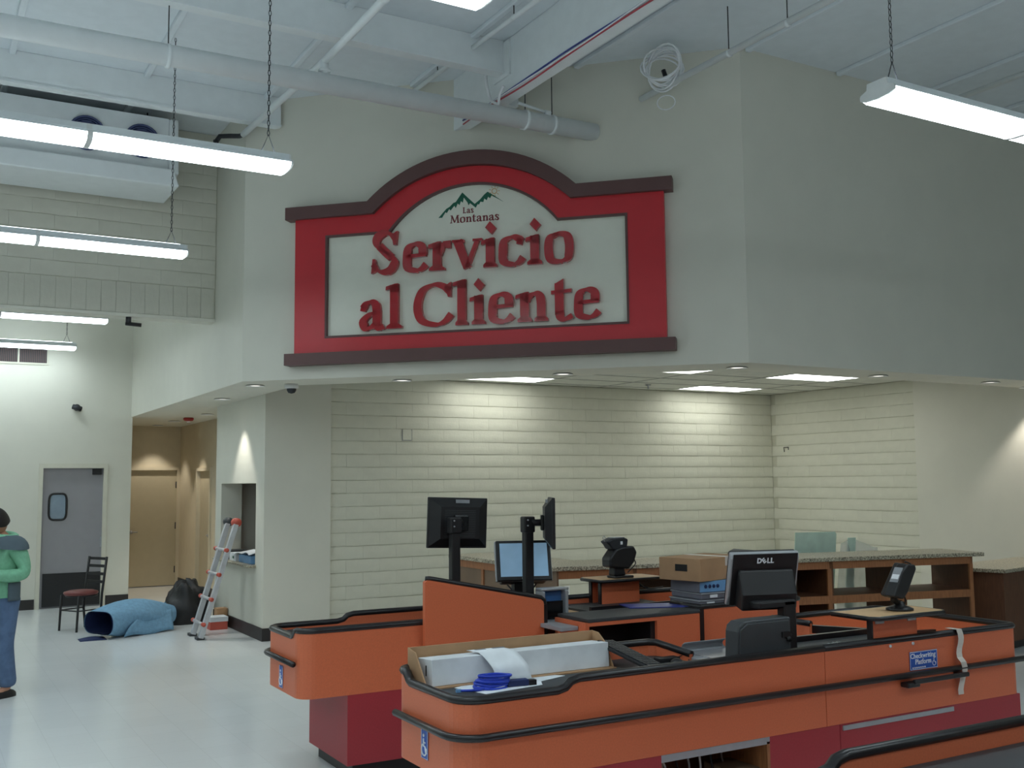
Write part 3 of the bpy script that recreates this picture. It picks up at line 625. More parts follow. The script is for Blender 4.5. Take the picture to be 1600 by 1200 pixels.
part(MB().cyl((2.03, 12.15, 3.73), (2.03, 12.15, 3.66), .03, 10), 'mount', 'dark_metal', t); part(MB().cyl((2.0, 12.15, 3.655), (2.16, 12.10, 3.64), .022, 10), 'housing', 'black', t)
t = thing('dome_camera', 'white dome security camera with dark bubble under the diagonal soffit', 'camera', (3.56, 10.95, ZS))
part(MB().lathe([(.0, 0), (.075, 0), (.075, -.045), (.055, -.05)], 24, Matrix.Translation((3.54, 10.97, ZS-.004))), 'base', 'white_plastic', t)
part(MB().lathe([(.052, -.05), (.05, -.07), (.035, -.095), (.0, -.105)], 20, Matrix.Translation((3.54, 10.97, ZS-.004))), 'bubble', 'dark_metal', t)
t = thing('fire_alarm', 'round red fire alarm strobe under the corridor soffit', 'alarm', (3.84, 17.2, ZS))
part(MB().lathe([(.0, 0), (.075, 0), (.085, -.02), (.07, -.05), (0, -.06)], 20, Matrix.Translation((3.84, 17.2, ZS-.004))), 'body', 'fire_red', t); part(MB().lathe([(.03, -.058), (.028, -.075), (0, -.08)], 12, Matrix.Translation((3.84, 17.2, ZS-.004))), 'strobe_lens', 'white_plastic', t)
t = thing('ceiling_sprinkler', 'small sprinkler head below the ceiling tiles near the back block wall', 'sprinkler', (9.2, 11.7, ZT))
part(MB().lathe([(0, 0), (.04, 0), (.035, -.012), (.012, -.016), (.012, -.05), (.03, -.055), (0, -.058)], 14, Matrix.Translation((8.95, 11.7, ZT-.004))), 'body', 'alu', t)
t = thing('power_outlet', 'pale duplex power outlet low on the block back wall', 'outlet', (7.957, YB-.02, .33))
part(box(7.91, 8.0, YB-.025, YB-.012, .27, .40), 'cover_plate', 'white_plastic', t, bevel=.004)
for z in (.305, .365): part(MB().cyl((7.957, YB-.025, z), (7.957, YB-.029, z), .02, 12), 'socket', 'grey_plastic', t)

# ------------------------------------------------------------------ checkout lanes
X0 = 2.11
def arcp(cu, cv, r, a0, a1, z, n=6): return [(cu+r*cos(a0+(a1-a0)*i/n), cv+r*sin(a0+(a1-a0)*i/n), z) for i in range(n+1)]
ENTRY = [(2.203, 0, .935), (.62, 0, .935), (.575, 0, .925), (.545, 0, .90), (.50, 0, .89)]+arcp(.12, .12, .12, -pi/2, -pi, .89)+[(0, .54, .89), (0, .57, .90), (0, .60, .93), (0, .62, .935)]+arcp(.10, .62, .10, pi, pi/2, .935)+[(1.48, .72, .935), (1.55, .715, .935), (1.60, .68, .933), (1.625, .60, .92), (1.64, .42, .90)]
def offset_path(path, d):
    out = []
    for i, p in enumerate(path):
        a = path[max(i-1, 0)]; b = path[min(i+1, len(path)-1)]; tx, ty = b[0]-a[0], b[1]-a[1]; l = sqrt(tx*tx+ty*ty) or 1
        out.append((p[0]+ty/l*d, p[1]-tx/l*d, p[2]))
    return out
def checkout(label, yc, sg, stand=False, open_base=False, detail=True):
    t = thing('checkout_counter', label, 'checkout counter', (X0, yc, 0))
    W = lambda p: (X0+p[0], yc+sg*p[1], p[2])
    def strip(path, zb, th=.025):
        q = offset_path(path, th); n = len(path); mb = MB(); zz = lambda i: zb if not isinstance(zb, list) else zb[i]
        vs = [W((p[0], p[1], zz(i))) for i, p in enumerate(path)]+[W(p) for p in path]+[W((p[0], p[1], zz(i))) for i, p in enumerate(q)]+[W(p) for p in q]
        fs = []
        for i in range(n-1): fs += [(i, i+1, n+i+1, n+i), (2*n+i, 3*n+i, 3*n+i+1, 2*n+i+1), (n+i, n+i+1, 3*n+i+1, 3*n+i), (i, 2*n+i, 2*n+i+1, i+1)]
        fs += [(0, n, 3*n, 2*n), (n-1, 3*n-1, 4*n-1, 2*n-1)]
        mb.smooth = False; return mb.add(vs, fs)
    def bx(u0, u1, v0, v1, z0, z1):
        y0, y1 = sorted((yc+sg*v0, yc+sg*v1)); return box(X0+u0, X0+u1, y0, y1, z0, z1)
    def rim(path, closed=False): return MB().tube([W(p) for p in offset_path(path, .012)], .024, 8, ry=.02, upv=(0, 0, 1))
    part(strip(ENTRY, .524), 'entry_panel', 'orange', t); part(rim(ENTRY), 'edge_trim', 'rubber', t)
    bag = [(2.207, 0, .935), (3.80, 0, .935)]+arcp(3.82, .05, .05, -pi/2, 0, .935, 3)+[(3.87, 1.03, .935)]+arcp(3.82, 1.04, .05, 0, pi/2, .935, 3)+[(2.88, 1.09, .935), (2.86, 1.09, .935), (2.86, .75, .935)]
    bag = [(p[0], p[1], p[2]) for p in bag]
    part(strip(bag, .524, -.025), 'bagging_panel', 'orange', t); part(MB().tube([W(p) for p in offset_path(bag, -.012)], .024, 8, ry=.02, upv=(0, 0, 1)), 'edge_trim', 'rubber', t)
    # bumper rail round the entry end and along the customer side
    rail = [(3.90, -.022, .735), (.13, -.022, .735)]+arcp(.12, .12, .145, -pi/2, -pi, .735)+[(-.025, .66, .735)]
    part(MB().tube([W(p) for p in rail], .018, 8, upv=(0, 0, 1)), 'bumper_rail', 'rubber', t)
    # decks
    part(MB().prism([W((u, v, 0))[:2] for u, v in [(1.66, .028), (.15, .028), (.085, .045), (.045, .085), (.03, .15), (.03, .60), (.06, .66), (.12, .69), (1.56, .69), (1.60, .66), (1.63, .40), (1.66, .40)]], .845, .862), 'conveyor_belt', 'belt', t)
    part(bx(1.66, 2.86, .028, .72, .84, .862), 'checkstand_deck', 'belt', t)
    part(bx(2.88, 3.84, .028, 1.06, .78, .80), 'bagging_deck', 'tan', t)
    part(bx(2.3, 3.10, .03, .48, .86, .885), 'takeaway_belt', 'belt', t)
    gr = MB(); gr.add([W(p) for p in ((2.3, .49, .865), (3.12, .49, .865), (3.12, .52, .865), (2.3, .52, .865), (2.3, .49, .915), (3.12, .49, .915), (3.12, .52, .915), (2.3, .52, .915))], [(0, 1, 2, 3), (4, 5, 6, 7), (0, 1, 5, 4), (1, 2, 6, 5), (2, 3, 7, 6), (3, 0, 4, 7)])
    part(gr, 'belt_guide', 'rubber', t)
    gr = MB(); gr.add([W(p) for p in ((2.86, .92, .865), (3.10, .50, .865), (3.13, .52, .865), (2.89, .94, .865), (2.86, .92, .915), (3.10, .50, .915), (3.13, .52, .915), (2.89, .94, .915))], [(0, 1, 2, 3), (4, 5, 6, 7), (0, 1, 5, 4), (1, 2, 6, 5), (2, 3, 7, 6), (3, 0, 4, 7)])
    part(gr, 'belt_guide', 'rubber', t)
    gr = MB(); gr.add([W(p) for p in ((3.15, .62, .80), (3.75, .50, .80), (3.76, .53, .80), (3.16, .65, .80), (3.15, .62, .86), (3.75, .50, .86), (3.76, .53, .86), (3.16, .65, .86))], [(0, 1, 2, 3), (4, 5, 6, 7), (0, 1, 5, 4), (1, 2, 6, 5), (2, 3, 7, 6), (3, 0, 4, 7)])
    part(gr, 'bag_rail', 'rubber', t)
    # red base panels and toe kick
    segs = [(.31, 1.085), (1.79, 2.30), (2.304, 3.865)] if open_base else [(.31, 2.30), (2.304, 3.865)]
    for a, b in segs: part(bx(a, b, .0, .02, .09, .523), 'base_panel', 'red_base', t)
    part(bx(.31, .33, .02, .70, .09, .523), 'base_end_panel', 'red_base', t); part(bx(.31, 2.86, .70, .72, .09, .523), 'base_panel', 'red_base', t); part(bx(3.845, 3.865, .02, 1.07, .09, .523), 'base_end_panel', 'red_base', t); part(bx(2.86, 3.865, 1.07, 1.09, .09, .523), 'base_panel', 'red_base', t)
    part(bx(.36, 3.82, .05, .68, .0, .09), 'toe_kick', 'black', t)
    part(bx(.33, 3.84, .02, .70, .09, .11), 'base_floor', 'plywood', t); part(bx(.03, 2.86, .026, .69, .524, .545), 'carcass_shelf', 'plywood', t)
    if open_base:
        part(bx(1.085, 1.79, .0, .022, .488, .523), 'channel', 'alu', t); part(bx(1.085, 1.11, .022, .66, .11, .488), 'carcass_side', 'plywood', t); part(bx(1.77, 1.79, .0, .66, .11, .5), 'carcass_side', 'wood', t); part(bx(1.11, 1.77, .45, .47, .11, .49), 'carcass_back', 'wood_dark', t)
        part(bx(1.60, 1.77, .06, .30, .11, .36), 'junction_box', 'plywood', t)
        for k in range(6):
            u = 1.2+.09*k; part(MB().tube(spline([W((u, .2, .49)), W((u+.03, .15+.02*k, .38)), W((u-.04+.02*k, .2, .22)), W((u+.06, .25, .12))]), .006, 5), 'cable', ('cable_white', 'black', 'grey_plastic')[k % 3], t)
        part(bx(2.32, 3.235, -.008, .0, .49, .515), 'metal_strip', 'alu', t)
    # cheque writing platform on the customer side
    px0, px1 = 2.56, 3.17
    sh = [(px0+.04, -.04), (px1-.03, -.04), (px1, -.01), (px1, .27), (px0, .27), (px0, .0)]
    mb = MB(); mb.prism([W((u, v, 0))[:2] for u, v in sh], 1.062, 1.08); pt = part(mb, 'writing_platform', 'tan', t)
    ed = [(u, v, 1.068) for u, v in sh]; part(MB().tube([W(p) for p in ed], .014, 6, closed=True, upv=(0, 0, 1)), 'platform_edge', 'rubber', pt)
    for v0 in (.03,) if not stand else (.03, .16):
        part(bx(px0+.06, px0+.43, v0, v0+.03, .80, 1.062), 'platform_support', 'orange', t)
        part(bx(px0+.05, px0+.062, v0-.002, v0+.032, .80, 1.062), 'support_edge', 'rubber', t)
    for u in (px0+.08, px0+.35): part(bx(u, u+.07, .024, .03, 1.03, 1.06), 'mount_plate', 'alu', t)
    if stand:                                   # register stand on the cashier side
        f = MB(); v0, v1 = 1.10, 1.125
        for a in ((1.84, 1.87, .30, .90), (1.87, 2.44, .875, .90), (2.44, 2.825, .30, .90), (1.87, 2.44, .30, .55)):
            y0, y1 = sorted((yc+sg*v0, yc+sg*v1)); f.box(X0+a[0], X0+a[1], y0, y1, a[2], a[3])
        part(f, 'stand_panel', 'orange', t); part(bx(1.89, 2.43, .80, .82, .55, .88), 'cubby_back', 'black', t); part(bx(2.40, 2.44, .82, 1.10, .55, .88), 'cubby_side', 'black', t)
        part(bx(1.86, 2.83, .74, 1.13, .90, .925), 'stand_top', 'belt', t, bevel=.006); part(bx(2.825, 2.86, .74, 1.13, .30, .93), 'stand_edge', 'rubber', t)
        part(bx(1.84, 1.86, .74, 1.10, .30, .90), 'stand_side', 'orange', t)
        part(bx(1.74, 2.13, .46, .735, .845, .872), 'scale_plate', 'grey_plastic', t, bevel=.004); part(bx(1.70, 1.838, .742, 1.04, .845, .872), 'scale_wing', 'grey_plastic', t, bevel=.004); part(bx(1.70, 1.838, 1.0, 1.02, .30, .845), 'stand_apron', 'orange', t); part(bx(1.86, 2.5, .028, .35, .86, .868), 'deck_inlay', 'tan', t)
    return t, W, bx
lane1, W1, bx1 = checkout('orange checkout counter carrying the checkwriting platform sign and long white box', 4.135, 1, open_base=True)
lane2, W2, bx2 = checkout('orange checkout counter with the tall sloped privacy board and pole monitors', 7.03, -1, stand=True)
lane3, W3, bx3 = checkout('orange checkout counter of which only the black edged far rim shows, before the others', 2.55, -1)
# sloped privacy board of the second counter
pb = [(2.93, .70), (3.84, .70), (3.84, 1.00), (3.835, 1.02), (3.815, 1.035), (2.97, 1.21), (2.945, 1.212), (2.93, 1.20)]
part(MB().prism_xz(pb, 6.255, 6.29), 'privacy_board', 'orange', lane2)
part(MB().tube([(p[0]+(.006 if p[0] > 3.5 else 0), 6.2725, p[1]+.002) for p in [(3.85, .70), (3.85, 1.0), (3.845, 1.02), (3.82, 1.04), (2.97, 1.215), (2.94, 1.215)]], .02, 6, ry=.008, upv=(0, 1, 0)), 'board_edge', 'rubber', lane2)
part(box(3.84, 3.865, 6.25, 6.35, .70, 1.0), 'board_post', 'rubber', lane2)

# accessibility signs, screws and tape on the counters
def ada(T, parent):
    part(MB().box(-.036, .036, -.07, .07, 0, .002, T), 'access_sign', 'ada_blue', parent)
    g = MB(); ring = [(-.002+.026*cos(a), -.028+.026*sin(a), .003) for a in [radians(120+k*20) for k in range(14)]]; g.tube(ring, .0042, 5, T=T)
    g.tube([(-.006, .022, .003), (-.004, -.012, .003), (.012, -.014, .003), (.020, -.040, .003), (.028, -.038, .003)], .0045, 5, T=T); g.tube([(-.006, .004, .003), (.012, .004, .003)], .004, 5, T=T)
    g.cyl((-.007, .036, .001), (-.007, .036, .004), .008, 10, T=T); g.tube([(-.034, -.068, .002), (.034, -.068, .002), (.034, .068, .002), (-.034, .068, .002)], .0015, 4, closed=True, T=T)
    part(g, 'wheelchair_symbol', 'print_white', parent)
ada(frame((X0-.002, 4.505, .645), (0, -1, 0), (0, 0, 1)), lane1)
ada(frame((X0-.002, 6.68, .615), (0, -1, 0), (0, 0, 1)), lane2)
T = frame((5.105, 4.133, .805), (1, 0, 0), (0, 0, 1))
part(MB().box(-.118, .118, -.052, .052, 0, .002, T), 'platform_sign', 'ada_blue', lane1)
part(MB().tube([(-.115, -.049, .002), (.115, -.049, .002), (.115, .049, .002), (-.115, .049, .002)], .0018, 4, closed=True, T=T), 'sign_border', 'print_white', lane1)
add_text('sign_lettering', 'Checkwriting', .040, 'print_white', lane1, T @ Matrix.Translation((-.005, .026, .002)), .0006)
add_text('sign_lettering', 'Platform', .040, 'print_white', lane1, T @ Matrix.Translation((-.005, -.008, .002)), .0006)
g = MB()
for k in range(7): g.box(-.10+k*.017, -.089+k*.017, -.043, -.035, .002, .003, T)
g.tube([(.088+.014*cos(radians(120+k*24)), -.024+.014*sin(radians(120+k*24)), .003) for k in range(12)], .002, 4, T=T); g.tube([(.086, .006, .003), (.087, -.016, .003), (.097, -.017, .003), (.101, -.03, .003)], .0022, 4, T=T); g.cyl((.086, .012, .002), (.086, .012, .004), .004, 8, T=T)
part(g, 'wheelchair_symbol', 'print_white', lane1)
for x in (4.83, 5.02): part(MB().cyl((x, 4.134, .905), (x, 4.128, .905), .009, 10), 'screw_cap', 'print_white', lane1)
tp = MB(); n = 14
def tapef(i):
    z = .958-.375*i/n; return 5.40+.010*sin(i*.9)-.012*(i > 5)*sin(i*.5), 4.112-(.012 if .70 < z < .78 else 0)-.006*abs(sin(i*.7)), z
for i in range(n):
    a, b = tapef(i), tapef(i+1); tp.add([(a[0]-.024, a[1], a[2]), (a[0]+.024, a[1], a[2]), (b[0]+.024, b[1], b[2]), (b[0]-.024, b[1], b[2])], [(0, 1, 2, 3)])
a = tapef(0); tp.add([(a[0]-.024, a[1], a[2]), (a[0]+.024, a[1], a[2]), (a[0]+.024, 4.19, .958), (a[0]-.024, 4.19, .958)], [(0, 1, 2, 3)])
tag(part(tp, 'tape_strip', 'tape', None, solid=.001), 'strip of pale tape hanging over the side of the orange counter', 'tape')
t = thing('handrail', 'short dark hand rail bracketed under the bumper of the orange counter', 'rail', (5.1, 4.08, .70)); part(MB().box(4.95, 5.42, 4.065, 4.09, .69, .715), 'bar', 'rubber', t, bevel=.006); part(MB().box(4.90, 5.0, 4.075, 4.132, .672, .70), 'bracket', 'rubber', t, bevel=.006); part(MB().box(5.36, 5.40, 4.085, 4.132, .70, .715), 'bracket', 'rubber', t)

# ------------------------------------------------------------------ things on the first counter
DZ = .862
t = thing('carton', 'long shallow brown carton lying open behind the white box on the orange counter', 'box', (2.75, 4.78, DZ))
cb = MB(); cb.box(2.17, 3.27, 4.815, 4.825, DZ, 1.035); part(cb, 'back_wall', 'cardboard', t)
part(box(2.17, 3.27, 4.60, 4.815, DZ, DZ+.006), 'bottom', 'cardboard', t)
part(MB().prism_yz([(4.60, DZ), (4.825, DZ), (4.825, 1.035), (4.74, 1.02), (4.66, .93)], 2.165, 2.172), 'end_flap', 'cardboard', t); part(MB().prism_yz([(4.62, DZ), (4.825, DZ), (4.825, 1.035), (4.76, 1.03), (4.70, .99)], 3.262, 3.27), 'end_flap', 'cardboard', t)
t = thing('long_box', 'long white cardboard box lying inside the open brown carton', 'box', (2.75, 4.7, DZ+.007))
part(MB().prism_yz([(4.635, DZ+.007), (4.80, DZ+.007), (4.80, .985), (4.645, .995)], 2.21, 3.25), 'body', 'box_white', t, bevel=.003); part(box(2.207, 2.2105, 4.70, 4.708, .91, .96), 'slot', 'black', t)
t = thing('paper_sheet', 'curled printed paper draped over the long white box', 'paper', (2.52, 4.6, .95))
pp = MB(); pp.grid(lambda u, v: (2.46+.20*u+.05*v, 4.76-.20*min(v*1.4, 1)-.02*v, 1.003 if v < .35 else 1.003-.125*((v-.35)/.65)**1.2), 6, 12); part(pp, 'sheet', 'paper', t, solid=.0012)
pr = MB()
pr.box(2.50, 2.56, 4.735, 4.755, 1.004, 1.0055); pr.box(2.60, 2.67, 4.735, 4.758, 1.004, 1.0055); part(pr, 'printed_lines', 'print_grey', t)
t = thing('paper_sheet', 'flat white paper lying on the dark belt under the blue cable', 'paper', (2.5, 4.5, DZ+.001)); part(MB().prism([(2.30, 4.58), (2.36, 4.37), (2.70, 4.42), (2.74, 4.50), (2.92, 4.56), (2.86, 4.63), (2.60, 4.60), (2.42, 4.63)], DZ+.001, DZ+.003), 'sheet', 'paper', t)
t = thing('cable_coil', 'coil of bright blue network cable with an adapter on the white paper', 'cable', (2.46, 4.47, DZ+.004))
bc = MB()
for k in range(7):
    a0 = random.uniform(0, 6); bc.tube([(2.45+(.085+.008*sin(k))*cos(a)+.004*k, 4.49+(.055+.006*cos(k*2))*sin(a), DZ+.010+.008*k+.006*sin(a+a0)) for a in [2*pi*q/20 for q in range(20)]], .0065, 6, closed=True)
bc.tube(spline([(2.40, 4.45, DZ+.012), (2.34, 4.44, DZ+.010), (2.27, 4.47, DZ+.010)]), .0065, 6); part(bc, 'loops', 'blue_cable', t); part(box(2.255, 2.28, 4.462, 4.478, DZ+.003, DZ+.017), 'plug', 'tray_blue', t)
part(MB().box(-.055, .055, -.022, .022, 0, .03, Matrix.Translation((2.58, 4.46, DZ+.004)) @ Matrix.Rotation(-.15, 4, 'Z')), 'adapter', 'navy', t, bevel=.004); part(MB().box(.055, .095, -.018, .018, 0, .024, Matrix.Translation((2.58, 4.46, DZ+.004)) @ Matrix.Rotation(-.15, 4, 'Z')), 'adapter_end', 'black', t)
t = thing('keyboard', 'black computer keyboard propped at a slant on the orange counter deck', 'keyboard', (3.33, 4.53, .93))
kv = Vector((3.40, 4.345, .876))-Vector((3.30, 4.74, .985)); kx = kv.normalized(); ky = Vector((.96, .26, -.1)); ky = (ky-kx*ky.dot(kx)).normalized(); T = frame((3.345, 4.55, .925), kx, ky)
part(MB().box(-.215, .215, -.075, .075, -.012, .004, T), 'case', 'black', t, bevel=.004)
for r in range(5):
    for k in range(17): part(MB().box(-.205+k*.0242, -.205+k*.0242+.020, -.066+r*.027, -.066+r*.027+.022, .004, .012, T), 'key', 'dark_metal', t)
t = thing('computer_mouse', 'black computer mouse next to the keyboard', 'mouse', (3.60, 4.50, DZ)); part(MB().grid(lambda u, v: (3.60+.032*cos(2*pi*u)*sin(pi*v/2*1.0), 4.50+.056*sin(2*pi*u)*sin(pi*v/2), DZ+.036*cos(pi*v/2)), 18, 6), 'body', 'black', t); part(MB().tube(spline([(3.60, 4.555, DZ+.012), (3.66, 4.62, DZ+.008), (3.74, 4.60, DZ+.03), (3.72, 4.55, DZ+.006)]), .003, 5), 'cord', 'black', t)
tag(part(box(3.56, 3.70, 4.60, 4.66, DZ, DZ+.022), 'card_reader', 'black', None, bevel=.004), 'small flat black card reader behind the computer mouse', 'card reader')
t = thing('scanner_scale', 'grey flatbed barcode scanner set in the orange counter deck beside the mouse', 'scanner', (3.95, 4.5, DZ)); part(box(3.74, 4.15, 4.32, 4.72, DZ, DZ+.022), 'frame', 'grey_plastic', t, bevel=.006); part(box(3.80, 4.12, 4.36, 4.68, DZ+.022, DZ+.026), 'scan_plate', 'steel', t); part(MB().grid(lambda u, v: (3.80+.3*u, 4.68+.03*sin(pi*v), DZ+.026+.05*v), 8, 4), 'scanner_hood', 'grey_plastic', t, solid=.004)
t = thing('printer', 'rounded dark grey receipt printer standing behind the near rim beside the pole', 'printer', (3.98, 4.28, DZ))
part(MB().prism_xz([(3.79, DZ), (4.18, DZ), (4.18, 1.105), (3.90, 1.105), (3.84, 1.10), (3.81, 1.08), (3.80, 1.05)], 4.24, 4.345), 'body', 'dark_grey', t, bevel=.012, seg=3); part(MB().prism_xz([(3.80, .90), (3.81, 1.06), (3.86, 1.09), (4.16, 1.09), (4.16, .90)], 4.232, 4.242), 'front_cover', 'dark_grey', t, bevel=.006); part(MB().box(4.10, 4.16, 4.222, 4.235, 1.0, 1.03), 'latch', 'black', t)
part(MB().cyl((4.145, 4.235, .99), (4.145, 4.215, .99), .014, 8), 'knob', 'black', t)

def terminal(t, T, mirror=1, logo=True):
    """point of sale terminal, screen towards -y local, tilted"""
    part(MB().box(-.205, .205, -.012, .012, -.15, .15, T), 'bezel', 'black', t, bevel=.008); part(MB().box(-.178, .178, -.014, -.0125, -.118, .128, T), 'screen', 'screen', t)
    part(MB().prism_yz([(.012, -.15), (.03, -.15), (.045, -.10), (.045, .12), (.03, .15), (.012, .15)], -.212, .212, T), 'silver_frame', 'alu', t, bevel=.006)
    part(MB().prism_yz([(.045, -.15), (.14, -.15), (.135, -.06), (.07, .05), (.048, .06)], -.17, .17, T), 'back_housing', 'black', t, bevel=.012); part(MB().box(-.20, .20, .044, .05, -.145, .145, T), 'back_cover', 'black', t, bevel=.004)
    return t
R1 = Matrix.Translation((4.15, 4.44, 1.31)) @ Matrix.Rotation(pi+radians(-14), 4, 'Z') @ Matrix.Rotation(radians(-14), 4, 'X')
t = thing('pos_terminal', 'black register terminal with silver edge seen from behind on an arm', 'register terminal', (4.22, 4.32, DZ))
terminal(t, R1)
LT = R1 @ Matrix.Translation((.0, .0515, .105)) @ Matrix.Rotation(pi, 4, 'Z') @ Matrix.Rotation(pi/2, 4, 'X')
for ch_, dx_, tilt in (('D', -.040, 0), ('E', -.011, radians(38)), ('L', .017, 0), ('L', .039, 0)):
    add_text('maker_logo', ch_, .040, 'print_white', t, LT @ Matrix.Translation((dx_, 0, 0)) @ Matrix.Rotation(tilt, 4, 'Z'), .0015)
part(MB().box(4.18, 4.27, 4.285, 4.345, DZ, 1.185), 'pole', 'black', t, bevel=.008); part(MB().box(4.00, 4.27, 4.285, 4.40, 1.15, 1.19), 'arm', 'black', t, bevel=.012); part(MB().box(4.05, 4.22, 4.36, 4.46, 1.17, 1.20), 'hinge', 'black', t, bevel=.008)
part(MB().tube([(4.205, 4.282, 1.0), (4.205, 4.272, 1.0)], .012, 8), 'knob', 'dark_metal', t)

def scan_gun(label, x, y, z, kind):
    t = thing('payment_scanner' if kind else 'handheld_scanner', label, 'scanner', (x, y, z))
    return t
t = thing('card_terminal', 'black card terminal tilted on a round swivel base on the first counter platform', 'card terminal', (5.02, 4.25, 1.08))
part(MB().lathe([(0, 0), (.078, 0), (.078, .012), (.055, .022), (.03, .03), (.025, .05), (0, .052)], 24, Matrix.Translation((5.05, 4.24, 1.08))), 'swivel_base', 'black', t)
part(MB().tube([(5.04, 4.24, 1.12), (5.0, 4.24, 1.145), (5.01, 4.24, 1.17)], .02, 8), 'neck', 'black', t)
T = frame((5.02, 4.24, 1.255), Vector((.25, .97, 0)), Vector((.55, -.1, .83)))
part(MB().prism_yz([(-.115, -.02), (.10, -.03), (.115, .0), (.10, .035), (-.05, .045), (-.11, .02)], -.045, .045, T), 'body', 'black', t, bevel=.01)
T2 = frame((5.02, 4.20, 1.255), Vector((.97, .0, -.25)), Vector((.52, 0, .85)))
part(MB().prism([(-.05, -.11), (.035, -.11), (.05, -.06), (.05, .09), (.03, .115), (-.03, .105), (-.05, .05)], -.04, .04, T2), 'shell', 'black', t, bevel=.008)
part(MB().box(-.052, -.047, -.02, .075, -.03, .03, T2), 'display', 'grey_plastic', t); part(MB().box(-.0535, -.051, .0, .03, -.025, .025, T2), 'display_mark', 'print_white', t)
part(MB().tube(spline([(5.09, 4.22, 1.36), (5.13, 4.21, 1.34), (5.12, 4.21, 1.28), (5.06, 4.22, 1.20), (5.09, 4.23, 1.14), (5.09, 4.24, 1.10)]), .005, 6), 'cord', 'black', t)
def film(label, x, y, z, sx, sy, seed):
    rnd = random.Random(seed); g = [[(x+sx*(i/10-.5), y+sy*(j/6-.5)+.02*sin(i), z+.004+rnd.uniform(0, .028)*(0 < i < 10 and 0 < j < 6)) for i in range(11)] for j in range(7)]
    mb = MB(); mb.grid(lambda u, v: g[round(v*6)][round(u*10)], 10, 6); tag(part(mb, 'plastic_wrap', 'plastic_film', None), label, 'plastic wrap')
film('crumpled clear plastic wrap beside the black belt guide', 5.30, 4.93, .80, .34, .12, 3); film('small crumpled clear plastic wrap against the platform support', 4.66, 4.33, .886, .10, .14, 5)
tag(part(MB().prism([(4.42, 4.48), (4.44, 4.47), (4.47, 4.53), (4.45, 4.54)], .886, .889), 'paper_scrap', 'paper', None), 'tiny white paper scrap on the dark takeaway belt', 'paper')

# ------------------------------------------------------------------ things on the second counter
def pole_monitor(label, x, y, zb, zm, rotz, roll=0, w_=.46, h_=.375, dx=0, dy=0, zarm=None):
    t = thing('pole_monitor', label, 'monitor', (x, y, zb))
    part(MB().box(x-.034, x+.034, y-.03, y+.03, zb, zm-.02), 'pole', 'black', t, bevel=.008); part(MB().box(x-.05, x+.05, y-.05, y+.05, zb, zb+.012), 'foot_plate', 'black', t)
    T = Matrix.Translation((x+dx, y+dy, zm)) @ Matrix.Rotation(rotz, 4, 'Z') @ Matrix.Rotation(roll, 4, 'Y')
    part(MB().box(-w_/2, w_/2, -.018, .006, -h_/2, h_/2, T), 'bezel', 'black', t, bevel=.006); part(MB().box(-w_/2+.02, w_/2-.02, -.0195, -.018, -h_/2+.02, h_/2-.02, T), 'screen', 'screen_blue', t)
    o = [(-w_/2+.01, -h_/2+.01), (w_/2-.01, -h_/2+.01), (w_/2-.01, h_/2-.01), (-w_/2+.01, h_/2-.01)]; i_ = [(p[0]*.68, p[1]*.66) for p in o]
    bk = MB(); bk.add([(p[0], .006, p[1]) for p in o]+[(p[0], .05, p[1]) for p in i_], [(0, 1, 5, 4), (1, 2, 6, 5), (2, 3, 7, 6), (3, 0, 4, 7), (4, 5, 6, 7)], T); part(bk, 'back_shell', 'black', t)
    part(MB().box(-.055, .055, .05, .075, -.055, .055, T), 'mount_plate', 'black_gloss', t, bevel=.006)
    part(MB().box(-.075, .03, .0265, .036, h_*.39, h_*.46, T), 'vent_slot', 'grey_plastic', t)
    v = MB()
    for k in range(16): v.box(-.12, .12, .050, .0515, -h_*.28+k*.0125, -h_*.28+k*.0125+.004, T)
    part(v, 'vents', 'dark_grey', t)
    a0 = T @ Vector((0, .07, 0)); p0 = Vector((x, y, zm)); am = MB().tube([p0+Vector((0, 0, -.06)), p0+Vector((0, 0, .03)), p0.lerp(a0, .5), a0], .026, 8); part(am, 'arm', 'black', t)
    part(MB().box(x-.045, x+.045, y-.035, y+.035, zm-.07, zm+.045), 'bracket', 'black', t, bevel=.01)
    for z in (-.02, .02): part(MB().cyl((x-.02, y-.036, zm+z), (x-.02, y-.042, zm+z), .006, 8), 'bolt', 'alu', t)
    return t
pole_monitor('flat monitor on a tall pole seen from behind, over the privacy board', 3.33, 6.62, .866, 1.56, pi+radians(-3), radians(-2), .465, .36, .08, .11)
pole_monitor('flat monitor on a pole seen edge on, beside the touch screen', 3.86, 6.50, .873, 1.555, radians(62), 0, .42, .36, .15, -.075)
R2 = Matrix.Translation((3.93, 6.68, 1.27)) @ Matrix.Rotation(radians(-20), 4, 'Z') @ Matrix.Rotation(radians(-16), 4, 'X')
t = thing('pos_terminal', 'register terminal with a touch screen brightened for its reflection behind the privacy board', 'register terminal', (3.93, 6.72, .866)); terminal(t, R2)
part(MB().box(3.89, 3.97, 6.75, 6.80, .866, 1.25), 'pole', 'black', t); part(MB().box(3.82, 4.04, 6.68, 6.88, .866, .885), 'base', 'black', t, bevel=.006)
part(MB().box(-.022, .022, -.0155, -.0135, -.138, -.126, R2), 'maker_badge', 'print_white', t); part(MB().tube(spline([(3.80, 6.70, 1.10), (3.86, 6.66, 1.04), (3.98, 6.66, 1.06), (4.05, 6.70, 1.10)]), .006, 6), 'cord', 'black', t)
t = thing('scanner_tower', 'silver framed scanner with a blue window standing on the steel scale plate', 'scanner', (3.99, 6.36, .872))
